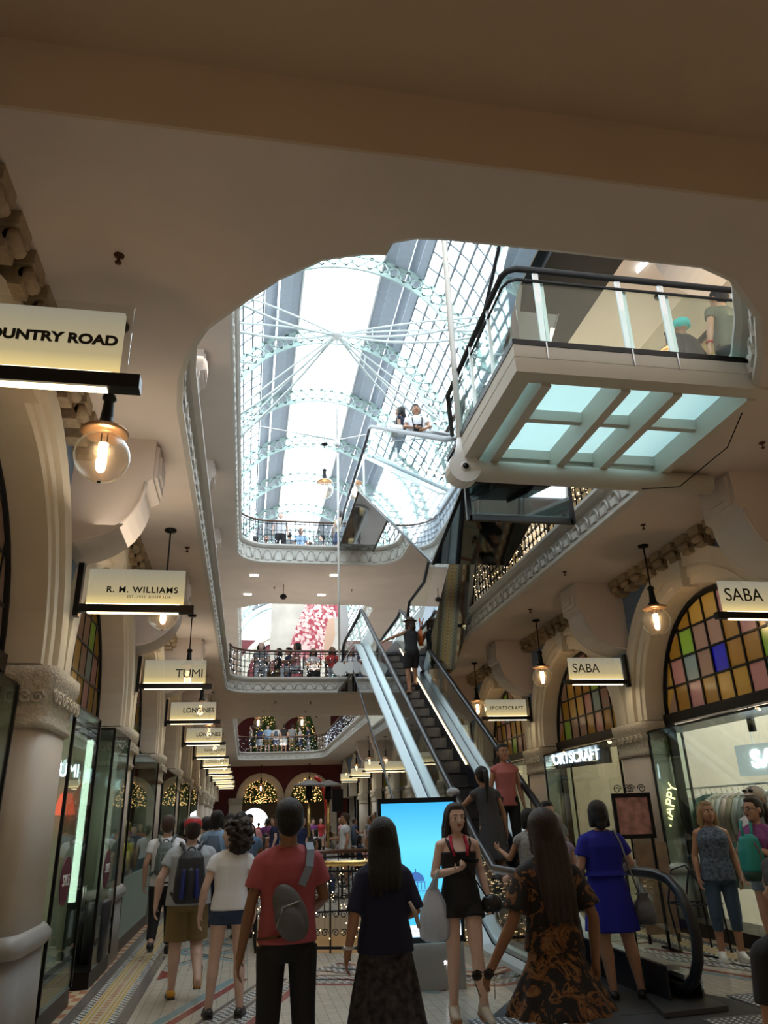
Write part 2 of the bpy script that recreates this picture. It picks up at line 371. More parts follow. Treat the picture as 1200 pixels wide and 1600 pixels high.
# ------------------------------------------------------------------ balustrades with scrolls and fairy lights
LITE = emis('fairy_light', (1.0, .66, .34), 7); LITEC = emis('cool_fairy_light', (.8, .88, 1.0), 8)
def spiral(c, u, r, turns=1.4, n=10, flip=1):
    c = Vector(c); u = Vector(u); return [c+u*(flip*r*(1-.75*i/n)*cos(2*pi*turns*i/n))+Vector((0, 0, 1))*(r*(1-.75*i/n)*sin(2*pi*turns*i/n)) for i in range(n+1)]
def railing(P, z0, h, label, rail=WOOD, step=.16, nl=0, lm=None, group=None, closed=False, infill=True, scroll=True, r=.011, seg=5):
    t = thing('balustrade', label, 'balustrade', (P[0][0], P[0][1], z0), 0, group); o = Vector((P[0][0], P[0][1]))
    Q = [(p[0]-o.x, p[1]-o.y) for p in P]
    if closed: Q = Q+[Q[0]]
    b = MB(); b.tube([(x, y, h) for x, y in Q], .035, 8); b.build('handrail', rail, t)
    b = MB(); b.tube([(x, y, h-.09) for x, y in Q], .016, 5); b.tube([(x, y, .06) for x, y in Q], .018, 5); b.build('rail_bar', IRON, t)
    b = MB()
    for i, (p, u) in enumerate(walk(Q, step)):
        b.tube([(p.x, p.y, 0), (p.x, p.y, h-.02)], r, 4)
        if scroll:
            U = (u.x, u.y, 0); m_ = p+u*step/2
            for zz in ((.22, .42, .62, .8) if seg > 4 else (.3, .65)):
                if zz > h-.12: continue
                for fl_ in (1, -1): b.tube(spiral((m_.x+fl_*u.x*step*.22, m_.y+fl_*u.y*step*.22, zz*h), U, step*.2, 1.3, seg+3, fl_), r*.6, 3)
    b.build('ironwork_panel', IRON, t)
    if nl:
        b = MB(); W_ = walk(Q, .02); 
        for k in range(nl):
            p, u = random.choice(W_); z = random.uniform(.08, h-.1); a = random.choice((-.03, .03)); s_ = random.uniform(.005, .009)
            b.ell((p.x-u.y*a, p.y+u.x*a, z), s_, s_, s_, 5, 3)
        l = b.build('fairy_lights', lm or LITE, t); tag(l, kind='stuff')
    return t
def off_open(P, d):
    out = []
    for i in range(len(P)):
        a = Vector(P[max(i-1, 0)]); c = Vector(P[min(i+1, len(P)-1)]); t = (c-a).normalized(); out.append((P[i][0]-t.y*d, P[i][1]+t.x*d))
    return out
R1 = [(4.42, 7.0), (4.42, 20.9)]+arc(3.52, 21.1, .9, 0, 90, 6)[1:]
railing([(4.42, 6.95), (4.42, 20.5)], F1, .86, 'dark ironwork balustrade wound with fairy lights along the right upper gallery', step=.17, nl=750)
railing([(-.84, 5.6), (-.80, 21.0)], F1, .72, 'dark ironwork balustrade along the left first-floor gallery', step=.3, seg=4)
railing(arc(.28, 21.15, .88, 180, 90, 6)+[(2.55, 22.03), (2.9, 22.03)], F1, .84, 'curved ironwork balustrade on the near edge of the first-floor bridge', step=.15, nl=120, lm=LITEC)
railing(arc(.45, 21.05, 1.02, 180, 90, 6)+[(2.5, 22.07)], F2, .85, 'curved ironwork balustrade on the near edge of the topmost bridge', step=.15, nl=60, lm=LITEC)
railing([(4.62, 3.7), (4.62, 21)]+arc(3.55, 21, 1.07, 0, 60, 5)[1:], F2, .85, 'dark ironwork balustrade along the right top-floor gallery', step=.2, nl=160)
railing([(-.62, 3.7), (-.62, 21)], F2, .85, 'dark ironwork balustrade along the left top-floor gallery', step=.4, seg=4)
railing(arc(.3, 46.15, .95, 180, 90, 5)+arc(2.8, 45.2, 1.88, 90, 20, 6)+[(4.58, 44), (4.58, 30)], F1, .95, 'long dark balustrade with fairy lights at the far end of the first-floor gallery', step=.3, nl=500, lm=LITEC, seg=4)
# ------------------------------------------------------------------ glass barrel roof
RC = (2.1, 12.1); RR = 3.55
RIBC = mat('pale_green_iron', (.36, .47, .44), .5, .1)
GUT = mat('grey_gutter', (.33, .37, .42), .6, var=.05)
def rp(a, r=RR): return RC[0]+r*sin(a), RC[1]+r*cos(a)      # a measured from the crown
A1, A2, A3 = radians(17), radians(36), radians(88)
ribY = [8.6+3.42*k for k in range(13)]
for k, y in enumerate(ribY):
    t = thing('roof_rib', 'pale green lattice arch rib under the glass barrel roof, %s from the viewer' % ORD[k], 'roof rib', (RC[0], y, RC[1]), 0, 'lattice ribs of the glass roof')
    b = MB(); N_ = 30
    for r_, w in ((RR, .05), (RR-.42, .05)):
        pts = [(r_*sin(A3*(2*i/N_-1)), 0, r_*cos(A3*(2*i/N_-1))) for i in range(N_+1)]
        for p, q in zip(pts, pts[1:]): b.bar(p, q, .14, w, up=(0, 1, 0))
    b.build('arch_chord', RIBC, t)
    b = MB()
    for i in range(N_):
        a0, a1 = A3*(2*i/N_-1), A3*(2*(i+1)/N_-1)
        for ra, rb in ((RR, RR-.42), (RR-.42, RR)): b.bar((ra*sin(a0), 0, ra*cos(a0)), (rb*sin(a1), 0, rb*cos(a1)), .03, .05, up=(0, 1, 0))
        c = (RR-.21); am = (a0+a1)/2
        if i % 2: b.tube([(c*sin(am)+.09*cos(q*pi/4), 0, c*cos(am)+.09*sin(q*pi/4)) for q in range(8)], .014, 4, closed=True)
    b.build('lattice', RIBC, t)
for sg, lab in ((-1, 'left'), (1, 'right')):
    b = MB()
    for a0, a1, dz in ((A1, A1+.09, .05), (A1+.09, A1+.2, .0), (A1+.2, A2-.06, .10), (A2-.06, A2, .02)):
        (xa, za), (xb, zb) = rp(sg*a0, RR+dz), rp(sg*a1, RR+dz)
        b.add([(xa, 3, za), (xb, 3, zb), (xb, 50, zb), (xa, 50, za), (xa, 3, za+.06), (xb, 3, zb+.06), (xb, 50, zb+.06), (xa, 50, za+.06)], [(0, 1, 2, 3), (4, 5, 6, 7), (0, 3, 7, 4), (1, 2, 6, 5)])
    tag(b.build('roof_gutter', GUT), 'long grey gutter band on the %s side of the bright ridge light' % lab, 'gutter')
    # curved glazing with its bars
    t = thing('roof_glazing', 'curved white-barred glazing on the %s slope of the barrel roof' % lab, 'roof glazing', (RC[0], 3, RC[1]))
    g = MB(); m_ = MB(); n = 9
    for i in range(n+1):
        a = A2+(A3-A2)*i/n; x, z = RR*1.02*sin(a)*sg, RR*1.02*cos(a); m_.bar((x, 0, z), (x, 47, z), .05, .06)
        if i < n:
            a2 = A2+(A3-A2)*(i+1)/n; x2, z2 = RR*1.02*sin(a2)*sg, RR*1.02*cos(a2)
            g.add([(x, 0, z+.02), (x2, 0, z2+.02), (x2, 47, z2+.02), (x, 47, z+.02)], [(0, 1, 2, 3)])
    for j in range(int(47/.57)+1):
        pts = [(RR*1.03*sin(A2+(A3-A2)*i/6)*sg, j*.57, RR*1.03*cos(A2+(A3-A2)*i/6)) for i in range(7)]
        for p, q in zip(pts, pts[1:]): m_.bar(p, q, .032, .04, up=(0, 1, 0))
    g.build('glass_sheet', GLR, t); m_.build('glazing_bars', mat('glazing_bar', (.16, .19, .21), .5), t)
# ridge lantern
t = thing('ridge_lantern', 'bright gabled glass lantern along the crown of the roof', 'skylight', (RC[0], 3, 15.45))
g = MB(); m_ = MB(); hw = RR*sin(A1)+.02
for s_ in (-1, 1):
    g.add([(s_*hw, 0, .75), (0, 0, 1.3), (0, 47, 1.3), (s_*hw, 47, .75)], [(0, 1, 2, 3)]); g.add([(s_*hw, 0, .1), (s_*hw, 0, .75), (s_*hw, 47, .75), (s_*hw, 47, .1)], [(0, 1, 2, 3)])
    m_.bar((s_*hw, 0, .75), (s_*hw, 47, .75), .05); m_.bar((s_*hw, 0, .08), (s_*hw, 47, .08), .05)
    for j in range(14): m_.bar((s_*hw, j*3.42+.5, .75), (0, j*3.42+.5, 1.3), .05); m_.bar((s_*hw, j*3.42+.5, .1), (s_*hw, j*3.42+.5, .75), .05)
m_.bar((0, 0, 1.3), (0, 47, 1.3), .04)
g.build('glass_sheet', GLR, t); m_.build('frame', WHT, t)
b = MB(); b.prism([rp(radians(a), RR+.1) for a in range(-90, 91, 10)]+[(5.8, F2), (-1.6, F2)], 2.8, 3.0, mat=GW, axis='y'); struct('wall_front', b)
# spider truss under the roof and the hangers of the landings
t = thing('roof_spider_truss', 'white tension rods radiating from a hub under the glass roof', 'roof truss', (2.08, 17.5, 14.5))
b = MB(); b.lathe([(.05, -.14), (.16, -.1), (.2, 0), (.16, .1), (.05, .14)]); b.build('hub', WHT, t)
for ex, ey, ez in ((3.5, -4.1, -2.1), (3.5, -4.0, -2.5), (3.5, 1.4, -1.9), (3.5, 2.3, -2.2), (-3.5, -3.6, -1.5), (-3.5, -2.8, -2.0), (-3.5, 2.5, -2.0), (-3.5, 3.6, -2.4)):
    b = MB(); n = 8; P_ = [Vector((ex*i/n, ey*i/n, ez*i/n-.28*sin(pi*i/n))) for i in range(n+1)]; Q_ = [Vector((ex*i/n, ey*i/n, ez*i/n+.1*sin(pi*i/n))) for i in range(n+1)]
    b.tube(P_, .036, 6); b.tube(Q_, .028, 6)
    for i in range(2, n-1, 2): b.tube([P_[i], Q_[i]], .014, 4)
    b.build('tension_rod', mat('pale_rod', (.50, .55, .54), .5), t)
b = MB(); b.tube([(0.1, 1.0, -2.9), (-3.5, 1.0, -2.4)], .02, 5); b.tube([(.1, 1, -2.9), (3.5, 1, -2.0)], .02, 5); b.tube([(0, 0, -.1), (.1, 1, -2.9)], .015, 5); b.build('stay_cable', WHT, t)
# ================================================================== ARCADE BAYS
def text(s, size, name, m, parent=None, loc=(0, 0, 0), rot=(pi/2, 0, 0), align='CENTER', ext=.003, space=1.0, bold=0, sx=1):
    c = bpy.data.curves.new('lettering', 'FONT'); c.body = s; c.size = size; c.align_x = align; c.align_y = 'CENTER'; c.extrude = ext; c.space_character = space; c.offset = bold
    o = bpy.data.objects.new('tmp', c); COL.objects.link(o)
    dg = bpy.context.evaluated_depsgraph_get(); me = bpy.data.meshes.new_from_object(o.evaluated_get(dg)); bpy.data.objects.remove(o)
    me.materials.clear(); me.materials.append(m)
    q = bpy.data.objects.new(name, me); COL.objects.link(q); q.location = loc; q.rotation_euler = rot; q.scale = (sx, 1, 1)
    if parent: q.parent = parent
    return q
def annulus(yc, zc, r0, r1, n=24): return [(yc+r1*cos(pi*i/n), zc+r1*sin(pi*i/n)) for i in range(n+1)]+[(yc+r0*cos(pi*i/n), zc+r0*sin(pi*i/n)) for i in range(n, -1, -1)]
ZC, RI, RO = 2.8, 1.6, 2.06
trim_no = 5
for side, xw, s in (('left', XL, 1), ('right', XR, -1)):      # s points from the wall to the hall
    w = MB(); a = MB(); c = MB()
    for k in range(11):
        y0, y1 = BY[k], BY[k+1]; yc = y0+2.1; n = 24 if k < 5 else 12
        poly = [(y0, ZC), (yc-RO, ZC)]+[(yc-RO*cos(pi*i/n), ZC+RO*sin(pi*i/n)) for i in range(1, n)]+[(yc+RO, ZC), (y1, ZC), (y1, S1), (y0, S1)]
        w.prism(poly, xw, xw-s*.25, mat=BLUE, axis='x')
        for r0, r1, o in ((RI, 1.70, .02), (1.70, 1.82, .05), (1.82, 1.86, .03), (1.86, RO+.02, .09)):
            a.prism(annulus(yc, ZC, r0, r1, n), xw+s*o, xw-s*.45, mat=CR, axis='x')
        a.box(min(xw+s*.14, xw-s*.1), max(xw+s*.14, xw-s*.1), yc-.13, yc+.13, ZC+RI-.04, ZC+RO+.12, CR)
    w.box(min(xw, xw-s*.25), max(xw, xw-s*.25), -6, BY[0], 0, S1, CR)
    struct('wall_'+side, w); struct('trim_%d' % trim_no, a); trim_no += 1
    c.box(min(xw, xw+s*.10), max(xw, xw+s*.10), 2.98, 49, S1-.10, S1, CORN)
    for i in range(int(46/.34)):
        y = 3.0+i*.34
        if y > 30: break
        c.box(min(xw, xw+s*.24), max(xw, xw+s*.24), y, y+.23, S1-.11, S1-.005, CORN); c.box(min(xw, xw+s*.17), max(xw, xw+s*.17), y+.03, y+.2, S1-.26, S1-.10, CORN); c.tube([(xw+s*.19, y+.03, S1-.16), (xw+s*.19, y+.2, S1-.16)], .05, 8, CORN)
    struct('trim_%d' % trim_no, c); trim_no += 1
# columns
def column(y, side, first=[None]):
    xw, s = (XL, 1) if side == 'left' else (XR, -1)
    t = thing('column', '', 'column', (xw-s*.12, y, 0), 0, 'columns along the %s arcade wall' % side)
    t['label'] = 'pale column with carved capital in the %s arcade wall, %s from the viewer' % (side, ORD[BY.index(y)-1])
    b = MB(); b.rings([(0, 0, 0, .27, .52), (0, 0, .72, .25, .50)], 28, pw=6); b.rings([(0, 0, .70, .27, .52), (0, 0, .74, .30, .55), (0, 0, .79, .30, .55), (0, 0, .83, .27, .52), (0, 0, .85, .25, .5)], 28, pw=6)
    b.build('base', GREYP, t)
    b = MB(); b.rings([(0, 0, .84, .235, .485), (0, 0, 2.34, .215, .465)], 28, pw=5); b.build('shaft', COLM, t)
    b = MB(); b.rings([(0, 0, 2.30, .235, .485), (0, 0, 2.34, .25, .50), (0, 0, 2.38, .225, .475), (0, 0, 2.45, .235, .48), (0, 0, 2.62, .25, .50), (0, 0, 2.66, .27, .52), (0, 0, 2.70, .28, .53), (0, 0, 2.78, .28, .53)], 28, pw=7)
    for q in range(7):
        yy = -.42+.14*q; b.tube(spiral((s*.27, yy, 2.54), (0, 1, 0), .065, 1.5, 10, 1 if q % 2 else -1), .014, 5)
    for q in range(4): b.tube(spiral((-.15+.1*q, -.50, 2.53), (1, 0, 0), .06, 1.5, 10, 1 if q % 2 else -1), .014, 5)
    b.build('capital', STN, t)
    return t
for side in ('left', 'right'):
    for k in range(1, 10): column(BY[k], side)
# scroll brackets under the gallery
def bracket(y, side, z=S1, up=False):
    xw, s = (XL, 1) if side == 'left' else (XR, -1)
    t = thing('scroll_bracket', 'plaster scroll bracket %s the %s arcade wall, %s from the viewer' % ('over' if not up else 'high above', side, ORD[BY.index(y)-1]), 'bracket', (xw, y, z), 0, '%s brackets on the %s' % ('upper' if up else 'lower', side))
    D = .80 if side == 'right' else .72
    pr_ = [(0, -.002), (D, -.002), (D, -.42), (D-.06, -.45)]+[((D-.08)*cos(pi/2*i/10), -.47-.62*sin(pi/2*i/10)) for i in range(11)]
    b = MB(); b.prism([(s*x, z_) for x, z_ in pr_], -.3, .3, mat=PL, axis='y'); b.build('scroll', PL, t)
    b = MB(); b.box(min(s*D, s*(D+.03)), max(s*D, s*(D+.03)), -.24, .24, -.38, -.05, PL); b.box(min(s*D, s*(D+.05)), max(s*D, s*(D+.05)), -.15, .15, -.31, -.12, PL)
    b.tube([(s*((D-.06)*cos(pi/2*i/10)+.005), -.33, -.47-.62*sin(pi/2*i/10)) for i in range(11)], .02, 5, PL); b.build('moulding', PL, t)
for side in ('left', 'right'):
    for k in range(1, 9): bracket(BY[k], side)
    for k in range(1, 5): bracket(BY[k], side, S2, True)
# pendant lamps
GLOBE = glass('globe_glass', (.97, .92, .85), 1.1, .3)
BULB = emis('warm_bulb', (1.0, .62, .32), 14)
FROST = translucent('frosted_tube', (.95, .85, .7))
def pendant_proto():
    t = thing('pendant_lamp', 'x', 'lamp')
    b = MB(); b.lathe([(.01, 0), (.075, -.005), (.07, -.03), (.02, -.045)]); b.build('ceiling_rose', BLK, t)
    b = MB(); b.tube([(0, 0, -.03), (0, 0, -.62)], .011, 6); b.build('rod', BLK, t)
    b = MB(); b.lathe([(.02, -.60), (.045, -.62), (.05, -.645), (.036, -.66), (.036, -.68), (.045, -.79), (.05, -.83), (.09, -.88), (.095, -.90), (.03, -.91)]); b.build('cap', BLK, t)
    b = MB(); b.lathe([(.09, -.895), (.155, -.90), (.165, -.915), (.15, -.93), (.09, -.92)]); b.build('collar', mat('copper_collar', (.75, .5, .32), .3, .8), t)
    b = MB(); b.ell((0, 0, -1.10), .185, .185, .185, 28, 18); b.build('globe', GLOBE, t)
    b = MB(); b.cap((0, 0, -1.14), (0, 0, -1.19), .036, .03, 12); b.tube([(0, 0, -1.0), (0, 0, -1.12)], .032, 12); b.build('bulb', BULB, t)
    b = MB(); b.tube([(.02, 0, -.92), (.02, 0, -1.0)], .004, 4); b.tube([(-.02, 0, -.92), (-.02, 0, -1.0)], .004, 4); b.tube([(0, 0, -1.285), (0, 0, -1.295)], .014, 8); b.build('bulb_holder', BLK, t)
    return t
proto = pendant_proto(); first = True
def pend(x, y, z, lab, light=True, sc=1, grp='globe pendants of the ground-floor aisles'):
    global first
    if first: o = proto; o.location = (x, y, z); o['label'] = lab; first = False
    else: o = dup(proto, (x, y, z), None, None, lab)
    o['group'] = grp; o.scale = (sc,)*3
    if light: point('lamp_or_fill_light', (x, y, z-1.16*sc), 9, WRM, .06)
LNAME = {0: 'nearest', 1: 'second nearest', 2: 'third nearest'}
for k in range(9):
    y = BY[k]+2.1
    for side, x in (('left', -1.06), ('right', 5.40)):
        lab = 'clear glass globe pendant lamp in the %s aisle, %s from the viewer' % (side, ORD[k])
        if side == 'right' and k in (1, 2, 3): lab = ['clear globe pendant hanging before the large stained glass arch on the right', 'globe pendant beside the illuminated sign of the second right arch', 'globe pendant beside the third illuminated sign on the right'][k-1]
        pend(x, y, S1, lab, k < 6)
# hanging illuminated signs
def edge_lit(name, k):  # strip glow fading upward is put into the panel's emission colours
    m = bpy.data.materials.new(name); m.use_nodes = True; N, L = nodes(m); N.remove(N['Principled BSDF'])
    tc = N.new('ShaderNodeTexCoord'); sp = N.new('ShaderNodeSeparateXYZ'); r = N.new('ShaderNodeMapRange'); c = N.new('ShaderNodeValToRGB'); e = N.new('ShaderNodeEmission')
    r.inputs[1].default_value = .03; r.inputs[2].default_value = .37; c.color_ramp.elements[0].color = (1.0*k, .74*k, .30*k, 1); c.color_ramp.elements[1].color = (.30*k, .27*k, .21*k, 1)
    q = c.color_ramp.elements.new(.3); q.color = (.50*k, .40*k, .22*k, 1)
    L.new(tc.outputs['Object'], sp.inputs[0]); L.new(sp.outputs[2], r.inputs[0]); L.new(r.outputs[0], c.inputs[0]); L.new(c.outputs[0], e.inputs[0]); L.new(e.outputs[0], N['Material Output'].inputs[0]); return m
PANEL = edge_lit('sign_panel', .85); PANELD = edge_lit('sign_panel_far', 1.1); LED = emis('led_strip', (1.0, .80, .48), 4); INK = mat('sign_ink', (.008, .008, .008), .5)
CLEAR = glass('sign_perspex', (.96, .97, .96), .5)
def sign(y, side, lines, desc, x_in=None, k=0):
    s = 1 if side == 'left' else -1; xa, xb = (-1.60, -.54) if side == 'left' else (5.84, 4.76)
    t = thing('hanging_sign', desc, 'sign', (xa, y, 3.4), 0, 'illuminated signs on the %s side' % side); L = abs(xb-xa)
    X = lambda d: s*d
    def bx(b, d0, d1, y0, y1, z0, z1, m=None): b.box(min(X(d0), X(d1)), max(X(d0), X(d1)), y0, y1, z0, z1, m)
    b = MB(); bx(b, 0, L, -.035, .035, -.04, .03); bx(b, 0, .05, -.04, .04, -.08, .42); b.build('arm', BLK, t)
    b = MB(); bx(b, .10, L-.10, -.016, .016, .03, .37); b.build('panel', PANELD if k > 5 else PANEL, t)
    b = MB(); bx(b, .08, L-.06, -.024, -.018, .03, .41); b.build('cover', CLEAR, t)
    b = MB(); bx(b, .12, L-.14, -.02, .02, -.048, -.0405); bx(b, .1, L-.13, -.02, .02, .031, .042); b.build('light_strip', LED, t)
    for (st, sz, zz, kw) in lines:
        al = kw.get('al', 'CENTER'); xx = kw.get('x', X(L/2)); kw = {q: v for q, v in kw.items() if q not in ('al', 'x')}
        text(st, sz, 'lettering', INK, t, (xx, -.028, zz), (pi/2, 0, 0), al, .002, **kw)
    area('sign_glow', (xa+s*L/2, y, 3.33), .8, 1.6, (1, .8, .5), (0, 0, 0), .05)
sign(BY[0]+.33, 'left', [('COUNTRY ROAD', .071, .20, dict(al='RIGHT', x=.945, bold=.003, sx=1.08))], 'large glowing cream sign nearest the viewer at the far left, bold black capitals')
sign(BY[1], 'left', [('R. M. WILLIAMS', .078, .17, dict(al='RIGHT', x=.905, bold=.002, sx=1.05, space=1.15)), ('EST. 1932. AUSTRALIA', .034, .105, dict(al='CENTER', x=.65, space=1.2))], 'second hanging sign on the left, small two-line black lettering')
sign(BY[2], 'left', [('TUMI', .17, .17, dict(al='RIGHT', x=.93, space=.92, sx=1.05))], 'third hanging sign on the left with four large thin capitals', k=2)
sign(BY[3]-.1, 'left', [('LONGINES', .13, .21, dict(al='RIGHT', x=.93, bold=.002, sx=.95)), ('~\u203a\u2039~', .09, .11, dict(al='CENTER', x=.62))], 'fourth hanging sign on the left, one dark word over a winged mark', k=3)
sign(BY[4], 'left', [('LONGINES', .13, .21, dict(al='RIGHT', x=.93, bold=.002, sx=.95)), ('~\u203a\u2039~', .09, .11, dict(al='CENTER', x=.62))], 'fifth hanging sign on the left repeating the winged mark', k=4)
sign(BY[5], 'left', [('kate spade', .14, .21, dict(al='RIGHT', x=.93)), ('NEW YORK', .06, .10, dict(al='CENTER', x=.65))], 'sixth hanging sign on the left with small lower-case words', k=5)
sign(BY[6], 'left', [('LONGCHAMP', .12, .18, dict(al='RIGHT', x=.93))], 'seventh hanging sign on the left, yellowish with a row of capitals', k=6)
for k in range(7, 11): sign(BY[k], 'left', [], 'distant yellow-lit blank hanging sign down the left aisle, %s from the viewer' % ORD[k], k=k)
sign(BY[1]-.1, 'right', [('SABA', .20, .21, dict(al='LEFT', x=-.95, sx=.95))], 'hanging sign at the right edge in front of the stained glass, four thin capitals')
sign(BY[2]-.3, 'right', [('SABA', .20, .2, dict(al='LEFT', x=-.93, sx=.95))], 'hanging sign between the two right-hand arches with four thin capitals')
sign(BY[3]-.2, 'right', [('SPORTSCRAFT', .095, .2, dict(al='CENTER', space=1.25, bold=.0015))], 'third hanging sign on the right with one long row of small capitals')
for k in range(4, 10): sign(BY[k], 'right', [], 'distant blank lit hanging sign down the right aisle, %s from the viewer' % ORD[k-1], k=k)
# ------------------------------------------------------------------ stained-glass arches and shopfronts
SG = [translucent('glass_'+n, c, .12) for n, c in (('amber', (.38, .26, .07)), ('rose', (.36, .27, .23)), ('green', (.32, .45, .12)), ('pale_blue', (.30, .36, .36)), ('gold', (.46, .34, .12)), ('cobalt', (.02, .02, .50)), ('mauve', (.46, .30, .29)), ('aqua', (.30, .42, .28)))]
SEQ = [0, 1, 4, 6, 1, 0, 3, 4, 0, 2, 4, 6, 0, 1]
def window_arch(k, side):
    xw, s = (XL, 1) if side == 'left' else (XR, -1); yc = BY[k]+2.1; xg = xw-s*.30
    t = thing('shopfront', '', 'shopfront', (xg, yc, 0)); far = k > 5
    t['group'] = 'arched shopfronts on the %s' % side
    t['label'] = {('right', 1): 'large right-hand shopfront with bright stained glass fan beside the pale clothes shop', ('right', 2): 'second right-hand shopfront with coloured arch and warm-lit interior', ('right', 3): 'third right-hand shopfront with small coloured arch behind the escalator',
                  ('left', 0): 'darkened stained glass shopfront at the left edge of the picture', ('left', 1): 'left shopfront with glass display cases and vertical light strip', ('left', 2): 'left shopfront with a glazed front reflecting an arch'}.get((side, k), 'distant arched shopfront with coloured glass on the %s side, %s from the viewer' % (side, ORD[k]))
    b = MB(); R = 1.58
    def fb(y0, y1, z0, z1, d=.05): b.box(-d, d, y0, y1, z0, z1)
    fb(-R, R, 2.72, 2.86, .07); fb(-R, -R+.07, 0.1, 2.8, .06); fb(R-.07, R, 0.1, 2.8, .06)
    b.tube([(0, R*.985*cos(pi*i/20), 2.8+R*.985*sin(pi*i/20)) for i in range(21)], .045, 6)
    n = 9
    for i in range(1, n):
        y = -R+2*R*i/n; zt = 2.8+sqrt(max(0, R*R-y*y))
        fb(y-.014, y+.014, 2.84, zt, .02)
    for j in range(1, 4):
        z = 2.86+.37*j; hw = sqrt(max(0, R*R-(z-2.8)**2)); fb(-hw, hw, z-.014, z+.014, .02)
    b.build('window_frame', BLK, t)
    g = MB()
    for i in range(n):
        for j in range(4):
            y0, y1 = -R+2*R*i/n, -R+2*R*(i+1)/n; z0, z1 = 2.86+.37*j, 2.86+.37*(j+1)
            f_ = lambda y: 2.8+sqrt(max(0, R*R-y*y))
            if max(f_(y0), f_(y1)) < z0: continue
            P_ = [(y0, min(z0, f_(y0))), (y1, min(z0, f_(y1))), (y1, min(z1, f_(y1))), (y0, min(z1, f_(y0)))]
            m_ = SG[SEQ[(i*5+j*3+k) % 14]]
            if side == 'right' and k == 1 and (i, j) == (4, 1): m_ = SG[5]
            g.add([(0, y, z) for y, z in P_]+[(.012, y, z) for y, z in P_], [(0, 1, 2, 3), (4, 5, 6, 7)], m_)
    g.build('stained_glass', SG[0], t)
    return t
SHOPW = mat('shop_wall', (.62, .58, .50), .7, var=.04); SHOPD = mat('dark_shop_wall', (.16, .12, .09), .7)
CEILL = emis('ceiling_panel_light', (1.0, .86, .62), 6); CEILW = emis('cool_ceiling_light', (1.0, .95, .86), 9); STRIPL = emis('vertical_strip_light', (.95, .92, .74), 2.2)
for side, xw, s in (('left', XL, 1), ('right', XR, -1)):
    for k in range(0, 11):
        window_arch(k, side)
    # partitions and back walls
    b = MB(); xb = xw-s*4.2
    b.box(min(xb, xb-s*.1), max(xb, xb-s*.1), 0, 50, 0, S1-.02, SHOPW)
    for y in BY: b.box(min(xw-s*.4, xb), max(xw-s*.4, xb), y-.08, y+.08, 0, S1-.02, SHOPW)
    struct('wall_'+side, b)
    for k in range(0, 10):
        y = BY[k]+2.1; b = MB(); cool = side == 'right' and k == 1
        X0, X1 = sorted((xw-s*1.2, xw-s*3.6))
        b.box(X0, X1, y-.9, y-.8, S1-.08, S1-.025); b.box(X0, X1, y+.8, y+.9, S1-.08, S1-.025)
        if cool: b.box(X0, X1, y-.05, y+.05, S1-.08, S1-.025)
        o = b.build('ceiling_light', CEILW if cool else CEILL); tag(o, 'pair of linear ceiling lights inside %s' % ('the bright clothes shop on the right' if cool else 'the %s shop on the %s side' % (ORD[k], side)), 'ceiling light', 'linear lights inside the %s shops' % side)
        if k < 6: area('shop_light', (xw-s*2.2, y, S1-.12), 2.2, {('right', 1): 120, ('right', 2): 60, ('right', 3): 60}.get((side, k), 22 if side == 'left' else 45), (1, .95, .87) if cool else (1, .84, .60), (0, 0, 0), 2.6)
# glazed fronts --------------------------------------------------------
def case(side, y0, y1, d, lab, h=2.62, x_in=.3, extra=None):
    "projecting glass display case: frame, glass, plinth"
    xw, s = (XL, 1) if side == 'left' else (XR, -1)
    t = thing('display_case', lab, 'display case', (xw, (y0+y1)/2, 0), 0, 'glass display cases of the %s shops' % side); hy = (y1-y0)/2
    xo, xi = s*d, -s*x_in
    b = MB(); b.box(min(xo, xi), max(xo, xi), -hy, hy, 0.002, .16); b.box(min(xo, xi), max(xo, xi), -hy, hy, h-.015, h+.015)
    for yy in (-hy, hy):
        for xx in (xo, xi): b.box(xx-.014, xx+.014, yy-.014, yy+.014, .16, h)
    b.build('frame', BLK, t)
    g = MB(); g.box(xo-.004, xo+.004, -hy, hy, .16, h); g.box(min(xo, xi), max(xo, xi), -hy-.004, -hy+.004, .16, h); g.box(min(xo, xi), max(xo, xi), hy-.004, hy+.004, .16, h)
    g.build('glass_panel', GLG, t); return t
for k, (a, b_) in {1: (.55, 1.5), 2: (.5, 3.7), 3: (.5, 3.7), 4: (.5, 3.7), 5: (.5, 3.7)}.items():
    if k == 1:
        case('left', BY[1]+.52, BY[1]+1.75, .12, 'tall glass display case beside the nearest left column')
        case('left', BY[1]+2.5, BY[2]-.5, .16, 'tall glass display case holding black luggage, past the shop door')
    else: case('left', BY[k]+.53, BY[k+1]-.53, .10, ['wide glass case with low frosted lower half on the left', 'wide glass case of the next shop down the left aisle', 'distant wide glass case down the left aisle', 'farthest wide glass case down the left aisle'][k-2])
case('left', BY[0]+.55, BY[1]-.52, -.12, 'dark glazed shop window at the left edge of the picture')
case('right', BY[1]+.5, BY[2]-.5, .05, 'wide glazed shop window showing the clothes rail', x_in=.5)
case('right', BY[2]+.5, BY[3]-.5, .05, 'glazed shop window of the warm-lit second shop', x_in=.5)
case('right', BY[3]+.5, BY[4]-.5, .05, 'glazed shop window of the third shop behind the escalator', x_in=.5)
case('right', BY[4]+.5, BY[5]-.5, .05, 'distant glazed shop window on the right', x_in=.5)
b = MB(); b.box(-.03, .03, -.05, .05, 0, 1.72, STRIPL); tag(b.build('light_strip', STRIPL), 'tall vertical warm white light strip inside the left display window', 'strip light').location = (-1.85, 9.62, .80)
